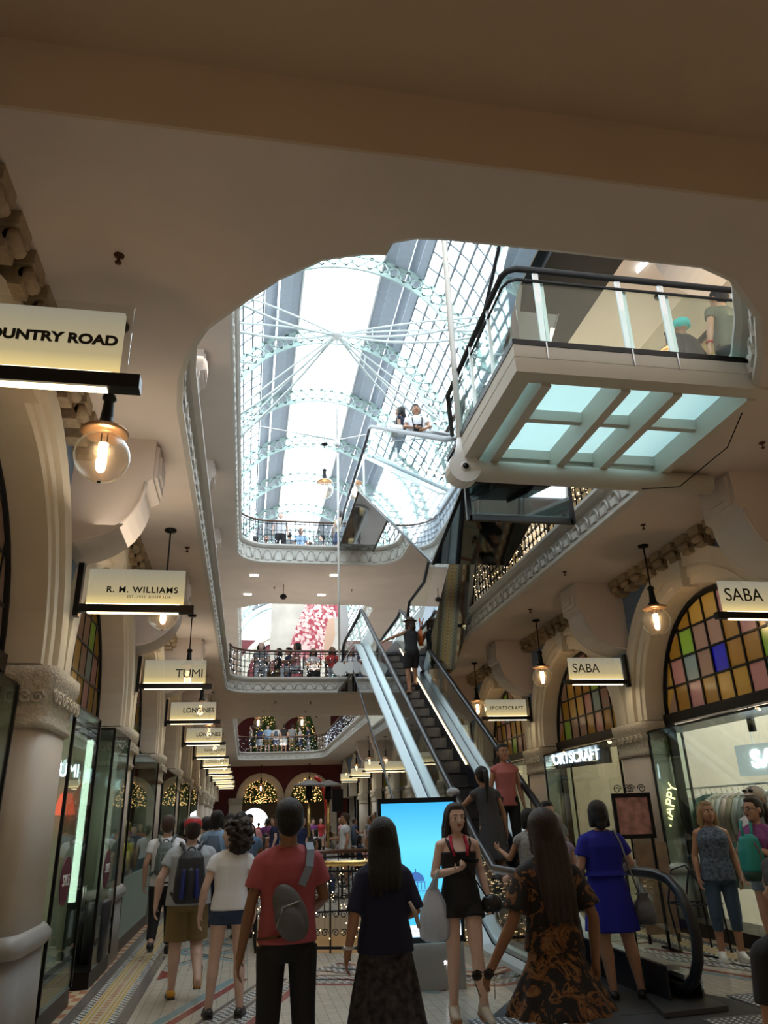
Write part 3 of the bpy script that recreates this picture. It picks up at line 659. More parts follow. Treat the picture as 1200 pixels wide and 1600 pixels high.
# ------------- things in the shops
def torso_garment(m):
    b = MB(); b.rings([(0, 0, -.62, .05, .17), (0, 0, -.4, .055, .18), (0, 0, -.15, .05, .19), (0, 0, -.06, .035, .15), (0, 0, -.01, .02, .05)], 14); 
    for q in (-1, 1): b.tube([(0, q*.14, -.08), (.01, q*.21, -.3), (0, q*.22, -.52)], [.04, .035, .03], 7)
    return b
GM = {'white': (.75, .74, .70), 'pale pink': (.72, .56, .52), 'dark green': (.05, .14, .11), 'cream': (.70, .62, .48), 'pale grey': (.55, .55, .54), 'beige': (.58, .48, .36)}
t = thing('clothes_rail', 'long steel clothes rail inside the bright shop on the right', 'clothes rail', (6.62, 9.35, -.13))
b = MB(); b.tube([(0, -1.5, 1.95), (0, 1.6, 1.95)], .014, 8); b.build('rail_bar', STEEL, t)
b = MB(); 
for yy in (-1.3, 1.5): b.tube([(0, yy, 1.95), (0, yy, 4.9)], .008, 6)
b.build('suspension_rod', STEEL, t)
seq = ['pale pink', 'white', 'dark green', 'dark green', 'white', 'cream', 'white', 'pale pink', 'beige', 'white', 'pale grey', 'white', 'cream', 'white', 'pale pink', 'white', 'dark green', 'white', 'cream', 'white']
for i, cn in enumerate(seq):
    m = mat('cloth_'+cn.replace(' ', '_'), GM[cn], .85, bump=.4, bscale=12, wave=(1, 5, .6))
    t = thing('hanging_garment', '%s top hanging on the shop clothes rail, %s from the left' % (cn, ORD[i] if i else 'first'), 'garment', (6.62, 10.72-i*.13, 1.73), radians(random.uniform(50, 75)), 'clothes hanging on the rail')
    torso_garment(m).build('garment_body', m, t); b = MB(); b.tube([(0, 0, 0), (0, .01, .05), (0, .03, .09)], .004, 4); b.tube([(0, -.16, -.06), (0, 0, 0), (0, .16, -.06)], .008, 5); b.build('hanger', STEEL, t)
for i in range(3):
    t = thing('hanging_garment', ['dark green skirt hanging leftmost below the tops', 'dark green skirt hanging second from left below the tops', 'pale skirt hanging third from left below the tops'][i], 'garment', (6.8, 10.5-i*.25, 1.12), 1.0, 'clothes on the lower rail')
    m = mat('cloth_dark_green' if i < 2 else 'cloth_white', (.05, .14, .11)); b = MB(); b.rings([(0, 0, -.6, .06, .22), (0, 0, 0, .04, .13)], 14); b.build('garment_body', m, t)
t = thing('shop_sign', 'white glowing letters on a pale board inside the bright shop', 'sign', (6.85, 9.05, 2.12), radians(-62))
b = MB(); b.box(-.55, .55, -.02, .02, -.2, .2); b.box(-.3, -.29, 0, .01, .2, 2.7); b.box(.29, .3, 0, .01, .2, 2.7); b.build('board', mat('pale_board', (.6, .62, .6), .5, emit=(.8, .88, .85), es=.35), t); text('SABA', .30, 'lettering', emis('neon_white', (.85, .92, 1), 7), t, (0, -.03, 0), bold=.008)  # faint emission added to the board to lift it out of shade
b = MB(); b.box(7.4, 9.9, 6.95, 7.05, 0, S1-.02, SHOPW); struct('wall_right', b)
t = thing('shop_sign', 'blue-white glowing capitals in the third right-hand shop window', 'sign', (5.98, 15.15, 2.52), radians(-78)); text('SPORTSCRAFT', .27, 'lettering', emis('neon_cool', (.75, .85, 1), 8), t, (1.05, 0, 0), bold=.006)
b = MB(); b.box(0, 2.2, .02, .05, -.17, .17); b.build('board', BLK, t)
t = thing('shop_sign', 'white glowing letters inside the left glass display case', 'sign', (-2.1, 7.9, 2.17), radians(62)); text('TUMI', .24, 'lettering', emis('neon_white', (.85, .92, 1), 7), t, bold=.006)
t = thing('shop_sign', 'white glowing letters farther inside the left shop', 'sign', (-2.15, 9.9, 2.2), radians(65)); text('TUMI', .22, 'lettering', emis('neon_white', (.85, .92, 1), 7), t)
t = thing('shop_sign', 'slanting yellow glowing letters on the glass beside the second right-hand column', 'sign', (6.05, 10.52, 1.6), radians(-60)); text('HAPPY', .2, 'lettering', emis('neon_yellow', (1, .85, .35), 2.5), t, rot=(pi/2, radians(-70), 0))
for i, y in enumerate((7.75, 9.0)):
    t = thing('sale_disc', 'round dark red disc with small white capitals on the %s left display case' % ('nearer', 'farther')[i], 'sign', (-1.572 if i == 0 else -1.535, (7.75, 9.72)[i], 1.12), 0)
    b = MB(); b.tube([(0, 0, 0), (.008, 0, 0)], .20, 28, smooth=False); b.build('disc', mat('sale_red', (.10, .012, .03), .4), t); text('SALE', .13, 'lettering', WHT, t, (.012, 0, 0), (pi/2, 0, pi/2))
def spot(x, y, z, lab, on):
    t = thing('spotlight', lab, 'spotlight', (x, y, z), 0, 'black shop spotlights'); b = MB(); b.tube([(0, 0, .25), (0, 0, .08)], .01, 6); b.tube([(0, 0, .09), (0, 0, -.09)], .05, 12); b.build('housing', BLK, t)
    if on: b = MB(); b.ell((0, 0, -.095), .035, .035, .012, 10, 5); b.build('lens', emis('spot_lens', (1, .9, .75), 30), t)
for i, (x, y, z, on) in enumerate(((6.6, 9.1, 2.55, 0), (6.6, 8.2, 2.6, 0), (6.9, 12.3, 3.0, 1), (6.9, 11.9, 3.05, 1), (6.9, 11.5, 3.05, 0), (6.9, 13.0, 2.9, 1), (6.8, 16.4, 3.0, 1), (6.8, 16.9, 3.0, 1))):
    spot(x, y, z, 'black spotlight hanging in the %s' % ['bright shop, centre of its window', 'bright shop, near the right edge', 'second shop, lit, middle one', 'second shop, lit, right one', 'second shop, unlit', 'second shop, lit, leftmost', 'third shop, lit, right one', 'third shop, lit, left one'][i], on)
b = MB(); b.tube([(6.6, 6.9, 2.88), (6.6, 11.0, 2.72)], .018, 6); tag(b.build('lighting_track', BLK), 'black lighting track behind the large right-hand window', 'lighting track')
b = MB(); b.tube([(6.9, 11.2, 3.3), (6.9, 15.2, 3.2)], .018, 6); tag(b.build('lighting_track', BLK), 'black lighting track in the second right-hand shop', 'lighting track')
# second shop: shelving with framed pictures and goods
for i, (y, z, w, h) in enumerate(((11.9, 2.0, .7, .5), (12.9, 2.0, .8, .55), (13.9, 2.0, .5, .6), (16.5, 1.9, .7, .5))):
    t = thing('framed_picture', 'small framed picture on the back wall of the warm-lit shops, %s from the right' % (ORD[i] if i else 'first'), 'picture', (9.95, y, z), 0, 'pictures in the warm-lit shops'); b = MB(); b.box(0, .04, -w/2, w/2, -h/2, h/2); b.build('frame', BLK, t); b = MB(); b.box(-.01, 0, -w/2+.05, w/2-.05, -h/2+.05, h/2-.05); b.build('print', mat('print', (.45, .38, .28), .6, var=.6, vscale=6), t)
TBL = ['front of the warm-lit second right shop', 'rear of the warm-lit second right shop', 'in the third right shop', 'in the left luggage shop', 'in the bright clothes shop']
FC = [('orange-brown', (.5, .3, .1)), ('navy', (.1, .12, .2)), ('cream', (.6, .55, .4)), ('red', (.45, .08, .05)), ('green', (.2, .3, .12))]
for i, (x, y) in enumerate(((8.2, 12.2), (8.2, 13.6), (8.0, 16.6), (-3.6, 9), (8.8, 8.2))):
    t = thing('display_table', 'display table stacked with folded clothes, %s' % TBL[i], 'display table', (x, y, 0), 0, 'shop display tables')
    b = MB(); b.box(-.4, .4, -.6, .6, .8, .86); b.build('table_top', CR, t); b = MB()
    for p in (-.36, .36):
        for q in (-.55, .55): b.box(p-.025, p+.025, q-.025, q+.025, 0.002, .8)
    b.build('legs', BLK, t)
    for j in range(5):
        cn_, c_ = FC[(j+i) % 5]; b = MB(); b.box(-.14, .14, -.1, .1, 0, .12)
        o = b.build('folded_clothes', mat('folded_%d' % int(c_[0]*100), c_, .9), None); o.location = (x+random.uniform(-.2, .2), y-.46+j*.23, .862); tag(o, 'stack of %s folded clothes on the table %s' % (cn_, TBL[i]), 'clothes', 'folded clothes in the shops')
for i in range(14):
    x, y, z = 9.9, 11.6+i*.27, 1.15
    t = thing('handbag', 'small %s handbag on the shelf of the warm-lit shop, %s from the right' % (['green', 'tan', 'red'][i % 3], ORD[i] if i else 'first'), 'handbag', (x-.12, y, z), 0, 'bags on the shelf'); m = [mat('bag_green', (.2, .32, .1)), mat('bag_tan', (.4, .22, .08)), mat('bag_red', (.4, .06, .03))][i % 3]
    b = MB(); b.rings([(0, 0, .002, .06, .1), (0, 0, .14, .04, .09)], 12, pw=4); b.build('bag_body', m, t); b = MB(); b.tube([(0, .06*cos(q*pi/6), .13+.07*sin(q*pi/6)) for q in range(7)], .008, 5); b.build('handle', m, t)
b = MB(); b.box(9.6, 10.05, 11.4, 15.1, 1.11, 1.15); tag(b.build('wall_shelf', CR), 'long cream wall shelf in the warm-lit second shop', 'shelf')
for (x, y, z, h) in ((-1.62, 10.02, .162, .62), (-1.85, 10.3, .162, .5)):
    t = thing('suitcase', 'black %s suitcase standing in the glass case on the left' % ('tall' if h > .55 else 'small'), 'suitcase', (x, y, z)); b = MB(); b.rings([(0, 0, 0, .1, .18), (0, 0, .03, .12, .2), (0, 0, h-.03, .12, .2), (0, 0, h, .1, .18)], 20, pw=6); b.build('shell', RUB, t); b = MB(); b.tube([(0, -.07, h), (0, -.07, h+.25), (0, .07, h+.25), (0, .07, h)], .009, 6); b.build('handle', STEEL, t)
# yellow and black shopping bag like display in the left case, low frosted panel
b = MB(); b.box(-1.595, -1.59, 11.6, 14.75, .17, .92); tag(b.build('frosted_film', translucent('frost', (.55, .66, .62))), 'pale frosted film across the foot of the second left shop window', 'window film')
o = MB(); o.rings([(0, 0, 0, .12, .25), (0, 0, .38, .16, .34)], 16, pw=5); tag(o.build('display_plinth', mat('yellow_gloss', (.75, .6, .03), .25)), 'bright yellow tapering stand in the left shop window', 'display stand').location = (-1.78, 12.35, .95)
o = MB(); o.lathe([(.02, 0), (.12, .03), (.16, .14), (.13, .26), (.05, .32)], n=16); tag(o.build('glass_jar', mat('amber_glass', (.6, .4, .1), .1, trans=.5)), 'round amber glass vessel on the yellow stand', 'vessel').location = (-1.78, 12.3, 1.34)
t = thing('table_lamp', 'small red-shaded lamp glowing inside the left shop', 'lamp', (-2.3, 10.8, 1.72)); b = MB(); b.lathe([(.14, 0), (.07, .26)], n=16); b.build('lamp_shade', emis('red_shade', (1, .12, .06), 1.2), t); b = MB(); b.tube([(0, 0, -.6), (0, 0, .05)], .012, 6); b.build('stem', BLK, t)
# ================================================================== ESCALATORS
SL = .585
def escalator(name, label, xa, xb, ys, z0, z1, y_end, newel0, group=None, mirror=True, pit=0.0, down=False, lowernewel=True):
    t = thing(name, label, 'escalator', ((xa+xb)/2, ys, z0), 0, group)
    ye = (z1-z0)/SL; H = z1-z0; w = (xb-xa)/2; Yf = newel0-ys; Yt = y_end-ys
    # local coordinates: x across, y along from the foot of the incline, z up
    path = lambda h, k=.25: [(a, c+(.10 if h > .9 and 0 <= a <= ye else 0)) for a, c in [(Yf+.55, h), (-.25, h), (0, h+.03), (.35, h+.03+.35*SL*.8)]+[(ye-.35, H+h-.35*SL*.8), (ye, H+h-.03), (ye+.3, H+h), (Yt-.55, H+h)]]
    for sx in (-1, 1):
        x = sx*w
        hp = path(1.0)
        loop0 = [(Yf+.5-.47*sin(pi*i/8), .55-.45*cos(pi*i/8)+.0) for i in range(8)] if lowernewel else [(Yf+.5, 1.0)]
        loop1 = [(Yt-.5+.47*sin(pi*i/8), H+.55+.45*cos(pi*i/8)) for i in range(1, 9)]
        b = MB(); pts = [(x, a, c) for a, c in loop0+hp+loop1]
        b.tube(pts, .048, 8); b.build('handrail', RUB, t)
        # glass sheet below the rail
        up = [(Yf+.5-.40*sin(pi*i/8), .58-.36*cos(pi*i/8)) for i in range(1, 8)]+[(a, c-.05) for a, c in hp]+[(Yt-.5+.4*sin(pi*i/8), H+.55+.38*cos(pi*i/8)) for i in range(1, 8)]
        lo = [(a, c) for a, c in [(Yf+.5, .25)]+path(.22)+[(Yt-.5, H+.22)]]
        b = MB(); b.prism(up+lo[::-1], x-.006, x+.006, mat=GL, axis='x'); b.build('glass_balustrade', GL, t)
        # decks and skirts
        for nm, dx0, dx1, m_, h0, h1 in (('outer_deck', .015, .17, DECK, .19, .23), ('inner_deck', -.14, -.015, STEEL, .27, .31), ('skirt', -.155, -.135, RUB, -.12, .30)):
            b = MB(); P_ = [(Yf+.35, 0)]+path(0)+[(Yt-.4, H)]
            top = [(a, c+h1) for a, c in P_]; bot = [(a, c+h0) for a, c in P_]
            b.prism(top+bot[::-1], x+sx*dx0, x+sx*dx1, mat=m_, axis='x'); b.build(nm, m_, t)
        # mirrored side of the truss
        b = MB(); P_ = path(0)
        if z0 < .1: poly = [(Yf+.35, .19)]+[(a, c+.19) for a, c in P_]+[(Yt-.3, H+.19), (Yt-.3, H-.42), (ye+.3, H-.42), (1.85, .0), (Yf+.35, .0)]
        else: poly = [(Yf+.9, .19)]+[(a, c+.19) for a, c in P_]+[(Yt-.3, H+.19), (Yt-.3, H-.25), (ye+.9, H-.25)]+[(.95, -.45), (-.8, -.02), (Yf+.9, -.02)]
        b.prism(poly, x+sx*.155, x+sx*.175, mat=MIR, axis='x'); b.build('side_cladding', MIR if mirror else GREYP, t)
        b = MB()
        if z0 < .1: E_ = [(1.85, .0), (ye+.3, H-.42), (Yt-.3, H-.42)]
        else: E_ = [(-.8, -.02), (.95, -.45), (ye+.9, H-.25), (Yt-.3, H-.25)]
        for p, q in zip(E_, E_[1:]): b.bar((x+sx*.165, *p), (x+sx*.165, *q), .05, .04)
        b.build('edge_trim', BLK, t)
        if sx == 1:
            b = MB(); P2 = path(.05); b.bar((x-.165, P2[3][0]+ye*.35, P2[3][1]+H*.35+.2), (x-.165, P2[4][0]-.2, P2[4][1]+.08), .016, .022); b.build('skirt_light', LED, t)
    # underside
    b = MB(); E_ = ([(1.85, .0), (ye+.3, H-.42), (Yt-.3, H-.42)] if z0 < .1 else [(-.8, -.02), (.95, -.45), (ye+.9, H-.25), (Yt-.3, H-.25)])
    for p, q in zip(E_, E_[1:]): b.add([(-w-.16, *p), (w+.16, *p), (w+.16, *q), (-w-.16, *q)], [(0, 1, 2, 3)])
    if z0 > .1: b.add([(-w-.16, Yf+.3, -.03), (w+.16, Yf+.3, -.03), (w+.16, -.8, -.025), (-w-.16, -.8, -.025)], [(0, 1, 2, 3)])
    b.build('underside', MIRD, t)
    # steps
    n = int(ye/.40)
    for i in range(n):
        y0 = i*.40; z = i*.234+.10; b = MB()
        if z > H: break
        b.box(-w+.16, w-.16, y0, y0+.41, z-.03, z); b.box(-w+.16, w-.16, y0, y0+.02, z-.234, z)
        for q in range(14): xx = -w+.17+q*(2*w-.34)/13; b.box(xx, xx+.012, y0-.004, y0+.4, z-.2, z+.006)
        b.build('step', STP, t)
    b = MB(); b.box(-w+.13, w-.13, Yf+.2, 0, -.0, .012) if z0 < .1 else b.box(-w+.13, w-.13, Yf+.2, 0, -.06, .0); b.build('floor_plate', STP, t)
    b = MB(); b.box(-w+.14, w-.14, ye, Yt, H-.06, H); b.build('top_plate', STP, t)
    return t
escalator('escalator', 'long escalator rising from the ground floor with glass sides, black handrails and bright metal decks', 2.72, 3.76, 8.85, 0, F1, 21.9, 6.45)
escalator('escalator', 'upper escalator with mirrored sides climbing toward the topmost bridge', 2.74, 3.52, 8.95, F1, F2, 21.9, 6.9, lowernewel=False)
# descending escalator on the right, seen from below
def down_esc():
    xa, xb, y0, z0, y1, z1 = 3.55, 4.3, 8.2, F2, 15.4, F1
    t = thing('escalator', 'mirror-clad escalator descending behind the upper one, its underside reflecting the tiled floor', 'escalator', (4.07, y0, 0)); w = .30
    dy = y1-y0
    for sx in (-1, 1):
        b = MB(); b.tube([(sx*w, -1.2, z0+1), (sx*w, 0, z0+1), (sx*w, dy, z1+1), (sx*w, dy+1.6, z1+1), (sx*w, dy+2.0, z1+.6), (sx*w, dy+1.7, z1+.2)], .04, 8); b.build('handrail', RUB, t)
        b = MB(); b.prism([(-1.2, z0+.95), (0, z0+.95), (dy, z1+.95), (dy+1.6, z1+.95), (dy+1.6, z1+.15), (dy, z1+.15), (0, z0+.15), (-1.2, z0+.15)], sx*w-.006, sx*w+.006, mat=GL, axis='x'); b.build('glass_balustrade', GL, t)
        b = MB(); b.prism([(-1.2, z0+.2), (0, z0+.2), (dy, z1+.2), (dy+1.6, z1+.2), (dy+1.6, z1-.9), (dy+.3, z1-.9), (0, z0-.85), (-1.2, z0-.85)], sx*(w+.05), sx*(w+.07), mat=MIR, axis='x'); b.build('side_cladding', MIR, t)
    b = MB()
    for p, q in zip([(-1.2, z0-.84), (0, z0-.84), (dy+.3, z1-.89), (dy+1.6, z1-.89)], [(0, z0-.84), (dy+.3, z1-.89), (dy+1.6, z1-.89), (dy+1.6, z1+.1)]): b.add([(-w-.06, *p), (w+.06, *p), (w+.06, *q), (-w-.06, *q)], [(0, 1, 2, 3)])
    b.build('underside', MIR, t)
    b = MB()
    for i in range(17): b.box(-w+.06, w-.06, i*.4, i*.4+.42, z0-(i+1)*.234-.2, z0-(i+1)*.234+.02)
    b.build('steps', STP, t)
    b = MB(); b.box(-.25, .80, -4.6, 1.45, S2-.42, S2-.03); b.build('landing_soffit', mat('gloss_black_panel', (.006, .006, .007), .5, 0, spec=.15), t)
down_esc()
# near end face of the truss pit: dark-framed mirror panel
t = thing('mirror_panel', 'dark-framed mirror panel below the glass landing reflecting its bright cells', 'mirror', (3.27, 8.06, 4.98)); b = MB()
for z in (-.04, .44): b.box(-.68, .68, -.03, .03, z-.03, z+.03)
for x in (-.68, .68): b.box(x-.03, x+.03, -.03, .03, -.07, .47)
b.build('frame', BLK, t); b = MB(); b.add([(-.66, 0, -.03), (.66, 0, -.03), (.66, -.055, .43), (-.66, -.055, .43)], [(0, 1, 2, 3)]); b.build('mirror_sheet', MIRD, t)
# ------------------------------------------------------------------ landings hung on rods
PALE = mat('pale_steel_beam', (.60, .58, .52), .5)
FGL = translucent('floor_glass', (.80, .97, .97), .04, .92)
def landing(label, x0, x1, y0, y1, z, glassfloor=True, near=True):
    t = thing('glass_landing', label, 'landing', (x0, y0, z)); w = x1-x0; d = y1-y0
    b = MB()
    b.box(0, w, 0, .06, -.12, .0); b.box(.001, .06, .06, d, -.119, -.001)
    b.box(.003, w, .003, .16, -.27, -.121); b.box(.004, .17, .16, d, -.269, -.1205); b.box(0, w, d-.12, d, -.3, -.05)
    for x in (.28, 1.02, 1.52, 2.25): b.box(x, x+.09, .15, d, -.30, -.06)
    for y in (d*.5, d*.93): b.box(.3, 2.3, y-.035, y+.035, -.17, -.06)
    b.build('beam_frame', PALE, t)
    b = MB(); b.box(.05, w, .05, d, -.055, -.04); b.build('glass_floor', FGL, t)
    b = MB(); b.tube([(.03, d-.22, -.37), (w+.35, d-.15, -.37)], .115, 20); b.build('support_tube', PALE, t)
    b = MB(); b.tube([(.0, d-.32, -.38), (.0, d-.14, -.38)], .17, 20, smooth=False); b.tube([(0, d-.34, -.38), (0, d-.1, -.38)], .05, 10); b.build('end_lug', WHT, t); b = MB(); b.tube([(0, d-.345, -.38), (0, d-.33, -.38)], .035, 10); b.build('bolt', IRON, t)
    b = MB(); b.tube([(0, d-.22, -.3), (0, d-.22, 9.6)], .034, 10); b.tube([(0, d-.22, -.3), (0, d-.22, 0)], [.08, .035], 10); b.build('suspension_rod', WHT, t)
    if near:
        P_ = [(w+.05, .02, .84), (.12, .02, .84), (.05, .06, .84), (.02, .14, .84), (.03, d*.6, .84), (.06, d+.3, .86), (.5, d+1.7, 1.12)]
        b = MB(); b.tube(P_, .03, 8); b.build('handrail', MBLK, t); b = MB(); b.tube([(x, y, .72) for x, y, _ in P_[:6]], .014, 6); b.build('mid_rail', MBLK, t)
        b = MB(); b.box(.08, w, .028, .04, .02, .74); b.box(.028, .04, .08, d, .02, .74); b.build('glass_balustrade', GLG, t)
        b = MB(); b.box(0, w, -.005, .02, .0, .055); b.box(-.005, .02, 0, d+.3, 0, .055); b.build('black_edge', BLK, t)
        for x in (.30, 1.10, 1.53, 2.30): b = MB(); b.bar((x, .05, .0), (x, .03, .82), .05, .02); b.bar((x+.06, .08, .0), (x+.06, .06, .74), .03, .03); b.bar((x, -.008, -.13), (x, -.008, .04), .012, .012); b.build('post', STEEL, t)
        for y in (.6, 1.2, 1.75): b = MB(); b.bar((.03, y, 0), (.03, y, .82), .03, .03); b.build('post', STEEL, t)
    return t
landing('glass-floored landing hung from a white rod, jutting from the right gallery', 2.10, 4.62, 4.93, 6.85, F1-.17)
t = thing('rod_hanger', 'white double lug and thin rod hanging beside the top of the long escalator', 'hanger', (2.2, 18.5, F1-.38))
b = MB(); b.tube([(0, -.14, 0), (0, -.02, 0)], .17, 20, smooth=False); b.tube([(.28, -.1, .05), (.28, .02, .05)], .15, 20, smooth=False); b.tube([(0, 0, 0), (.3, 0, 0)], .09, 12); b.build('end_lug', WHT, t)
b = MB(); b.tube([(0, -.08, .1), (0, -.08, 6.1)], .028, 8); b.build('suspension_rod', WHT, t)
b = MB(); b.tube([(2.2, 18.5, 11.5), (2.1, 17.5, 14.4)], .015, 6); b.tube([(2.2, 18.5, 11.4), (2.2, 18.5, 11.6)], .07, 8); b.tube([(2.2, 18.5, 8.9), (2.2, 18.5, 9.1)], .06, 8); tag(b.build('rod_coupling', WHT), 'white coupling and stay at the top of the far suspension rod', 'coupling')
pp = [(4.55, 5.2, F1-.1), (4.5, 5.2, 5.1), (4.45, 5.6, 4.75), (4.2, 6.1, 4.55), (3.9, 6.3, 4.6)]
b = MB(); b.tube(pp, .006, 5); tag(b.build('cable', BLK), 'thin black cable drooping from the glass landing', 'cable')
# ------------------------------------------------------------------ digital display
t = thing('digital_display', 'tall freestanding digital display glowing pale blue beside the escalator', 'display', (1.79, 8.2, 0), radians(-4))
b = MB(); b.box(-.42, .42, -.07, .07, .40, 1.74, BLK); b.build('housing', BLK, t); b = MB(); b.box(-.40, .40, -.09, .09, .002, .40); b.build('base', GREYP, t)
SCR = bpy.data.materials.new('screen_picture'); SCR.use_nodes = True; N, L = nodes(SCR); N.remove(N['Principled BSDF'])
e = N.new('ShaderNodeEmission'); tc = N.new('ShaderNodeTexCoord'); sp = N.new('ShaderNodeSeparateXYZ'); rr = N.new('ShaderNodeValToRGB')
mr = N.new('ShaderNodeMapRange'); mr.inputs[1].default_value = .45; mr.inputs[2].default_value = 1.7
L.new(tc.outputs['Object'], sp.inputs[0]); L.new(sp.outputs[2], mr.inputs[0]); L.new(mr.outputs[0], rr.inputs[0]); L.new(rr.outputs[0], e.inputs[0]); e.inputs[1].default_value = 1.0
rr.color_ramp.elements[0].color = (.06, .50, 1, 1); rr.color_ramp.elements[1].color = (.05, .42, .80, 1); q = rr.color_ramp.elements.new(.65); q.color = (.14, .66, .95, 1)
L.new(e.outputs[0], N['Material Output'].inputs[0])
b = MB(); b.box(-.385, .385, -.075, -.071, .455, 1.69); b.build('screen', SCR, t)
NAVY = mat('screen_navy', (.0, .03, .12), .5)
b = MB()
for cx, r, z in ((-.05, .09, .95), (-.135, .04, .915)):
    b.prism([(cx+r*cos(pi*i/10), z+r*.95*sin(pi*i/10)) for i in range(11)], -.080, -.076, mat=NAVY, axis='y')
    b.box(cx-r*1.1, cx+r*1.1, -.080, -.076, z-.012, z-.004, NAVY); b.box(cx-.006, cx+.006, -.08, -.076, z+r*.9, z+r*1.3, NAVY)
    for i in range(6): b.box(cx-r+i*r*.4-.004, cx-r+i*r*.4+.004, -.08, -.076, z-.012-r*.7, z-.012, NAVY)
b.box(-.385, .385, -.08, -.076, .862, .866, NAVY); b.box(-.385, .385, -.08, -.076, .850, .852, NAVY)
b.build('dome_logo', NAVY, t)
b = MB(); b.box(-.385, .385, -.08, -.077, .458, .56); b.build('caption_strip', emis('screen_white', (.85, .97, 1), 1.0), t)
b = MB(); 
for x0, x1, z0, z1 in ((-.18, -.145, .502, .507), (-.18, -.145, .530, .535), (-.18, -.175, .502, .535), (-.15, -.145, .502, .535), (-.17, -.155, .513, .525)): b.box(x0, x1, -.083, -.080, z0, z1)
b.build('caption_icon', emis('icon_red', (.8, .05, .05), .7), t); text('Ridges', .04, 'lettering', mat('icon_grey', (.4, .2, .2)), t, (-.08, -.083, .518), ext=.001)
text('\u2019B', .11, 'lettering', emis('logo_white', (1, .95, 1), 3), t, (.235, -.092, .20), bold=.004)
area('display_light', (1.79, 8.08, 1.05), .7, 7, (.55, .85, 1), (radians(90), 0, radians(-4)), 1.2)
# escalator mat and tactile studs in front
b = MB(); b.prism([(2.0, 5.9), (4.2, 6.0), (4.3, 6.7), (3.95, 7.6), (2.5, 7.6), (2.1, 7.0)], .0045, .010, mat=mat('dark_mat', (.035, .035, .04), .6)); tag(b.build('entrance_mat'), 'dark rubber mat on the tiles in front of the escalator', 'mat')
def studs(x0, x1, y0, y1, lab):
    b = MB(); b.box(x0, x1, y0, y1, .011, .014, mat('stud_base', (.10, .10, .11), .4)); nx, ny = int((x1-x0)/.055), int((y1-y0)/.055)
    for i in range(nx):
        for j in range(ny): b.lathe([(.014, 0), (.012, .005), (.005, .006)], (x0+.03+i*.055, y0+.03+j*.055, .014), 6, mat('stud_metal', (.8, .82, .88), .3, .5))
    tag(b.build('tactile_studs'), lab, 'tactile paving')
studs(1.85, 2.75, 6.05, 6.9, 'field of shiny metal floor studs beside the walking woman in black')
studs(3.6, 4.7, 5.7, 6.35, 'field of shiny metal floor studs at the lower right edge'); studs(4.25, 4.7, 6.4, 7.0, 'small field of floor studs beyond the black mat')
b = MB(); P_ = [(3.35, 6.45), (3.95, 6.5), (3.98, 7.0), (3.55, 7.15)]
b.prism(P_, .0145, .05, mat=STP); tag(b.build('newel_shoe'), 'grey metal shoe at the foot of the right escalator balustrade', 'shoe')
# near balustrade round the floor well
railing([(.2, 11.0), (1.45, 10.5), (2.25, 10.55)], .003, 1.02, 'brass-topped ironwork balustrade with scrolls and fairy lights behind the man in the red shirt', rail=BRASS, step=.25, nl=60, r=.012, seg=8)
railing([(.2, 14.6), (2.5, 14.6)], .003, 1.02, 'far balustrade of the floor well wound with fairy lights', rail=WOOD, step=.25, nl=110)
railing([(.2, 11.0), (.2, 14.6)], .003, 1.02, 'side balustrade of the floor well running away from the viewer', step=.25, nl=25)
for x, y in ((.7, 12.5), (2.0, 13.4), (.4, 14)): point('basement_light', (x, y, -1.5), 7, WRM, .3)
for i, (x, y) in enumerate(((1.9, 10.3), (2.3, 9.9))):
    b = MB(); W_ = []
    for k in range(70):
        z = random.uniform(.15, 1.15); b.ell((x+random.gauss(0, .10), y+random.uniform(-.05, .3), z), .006, .006, .006, 5, 3)
    tag(b.build('fairy_lights', LITE), 'loose string of warm fairy lights beside the escalator base', 'string lights', kind='stuff')
# easel sign
t = thing('easel_sign', 'black framed poster stand with a scrolled iron top and dusky pink picture', 'sign', (4.82, 9.3, 0), radians(-6))
b = MB(); b.box(-.25, .25, -.02, .02, 1.22, 1.27); b.box(-.25, .25, -.02, .02, 1.70, 1.75); b.box(-.25, -.21, -.02, .02, 1.22, 1.75); b.box(.21, .25, -.02, .02, 1.22, 1.75); b.build('frame', BLK, t)
b = MB(); b.box(-.21, .21, -.008, .008, 1.27, 1.70); b.build('poster', mat('pink_poster', (.42, .20, .18), .3, var=.6, vscale=7), t)
b = MB()
for x, f_ in ((-.16, 1), (-.02, -1), (.02, 1), (.16, -1)): b.tube(spiral((x, 0, 1.80), (1, 0, 0), .055, 1.5, 14, f_), .006, 4)
b.build('scroll_crest', IRON, t); b = MB(); b.bar((-.2, 0, 0), (-.2, 0, 1.25), .03); b.bar((.2, 0, 0), (.2, 0, 1.25), .03); b.bar((-.25, -.2, .015), (-.2, .2, .015), .04, .03); b.bar((.25, -.2, .015), (.2, .2, .015), .04, .03); b.build('legs', IRON, t)
t = thing('menu_board', 'plain brown wooden board standing behind the poster stand', 'board', (5.25, 9.8, 0)); b = MB(); b.box(-.22, .22, -.02, .02, .1, 1.15); b.build('panel', mat('brown_board', (.22, .13, .08), .5, var=.2), t); b = MB(); b.bar((-.2, 0, 0), (-.2, 0, .3), .03); b.bar((.2, 0, 0), (.2, 0, .3), .03); b.build('legs', IRON, t)
t = thing('plant_stand', 'black wrought-iron stand with curved rails beside the brown board', 'stand', (5.35, 9.1, 0)); b = MB()
for i in (0, 3): b.tube([(-.25+.02*i, -.2+.13*i, 0), (-.25, -.2+.13*i, .5), (-.15, -.2+.13*i, .85), (.05, -.2+.13*i, .9), (.2, -.2+.13*i, .7), (.22, -.2+.13*i, 0)], .012, 5)
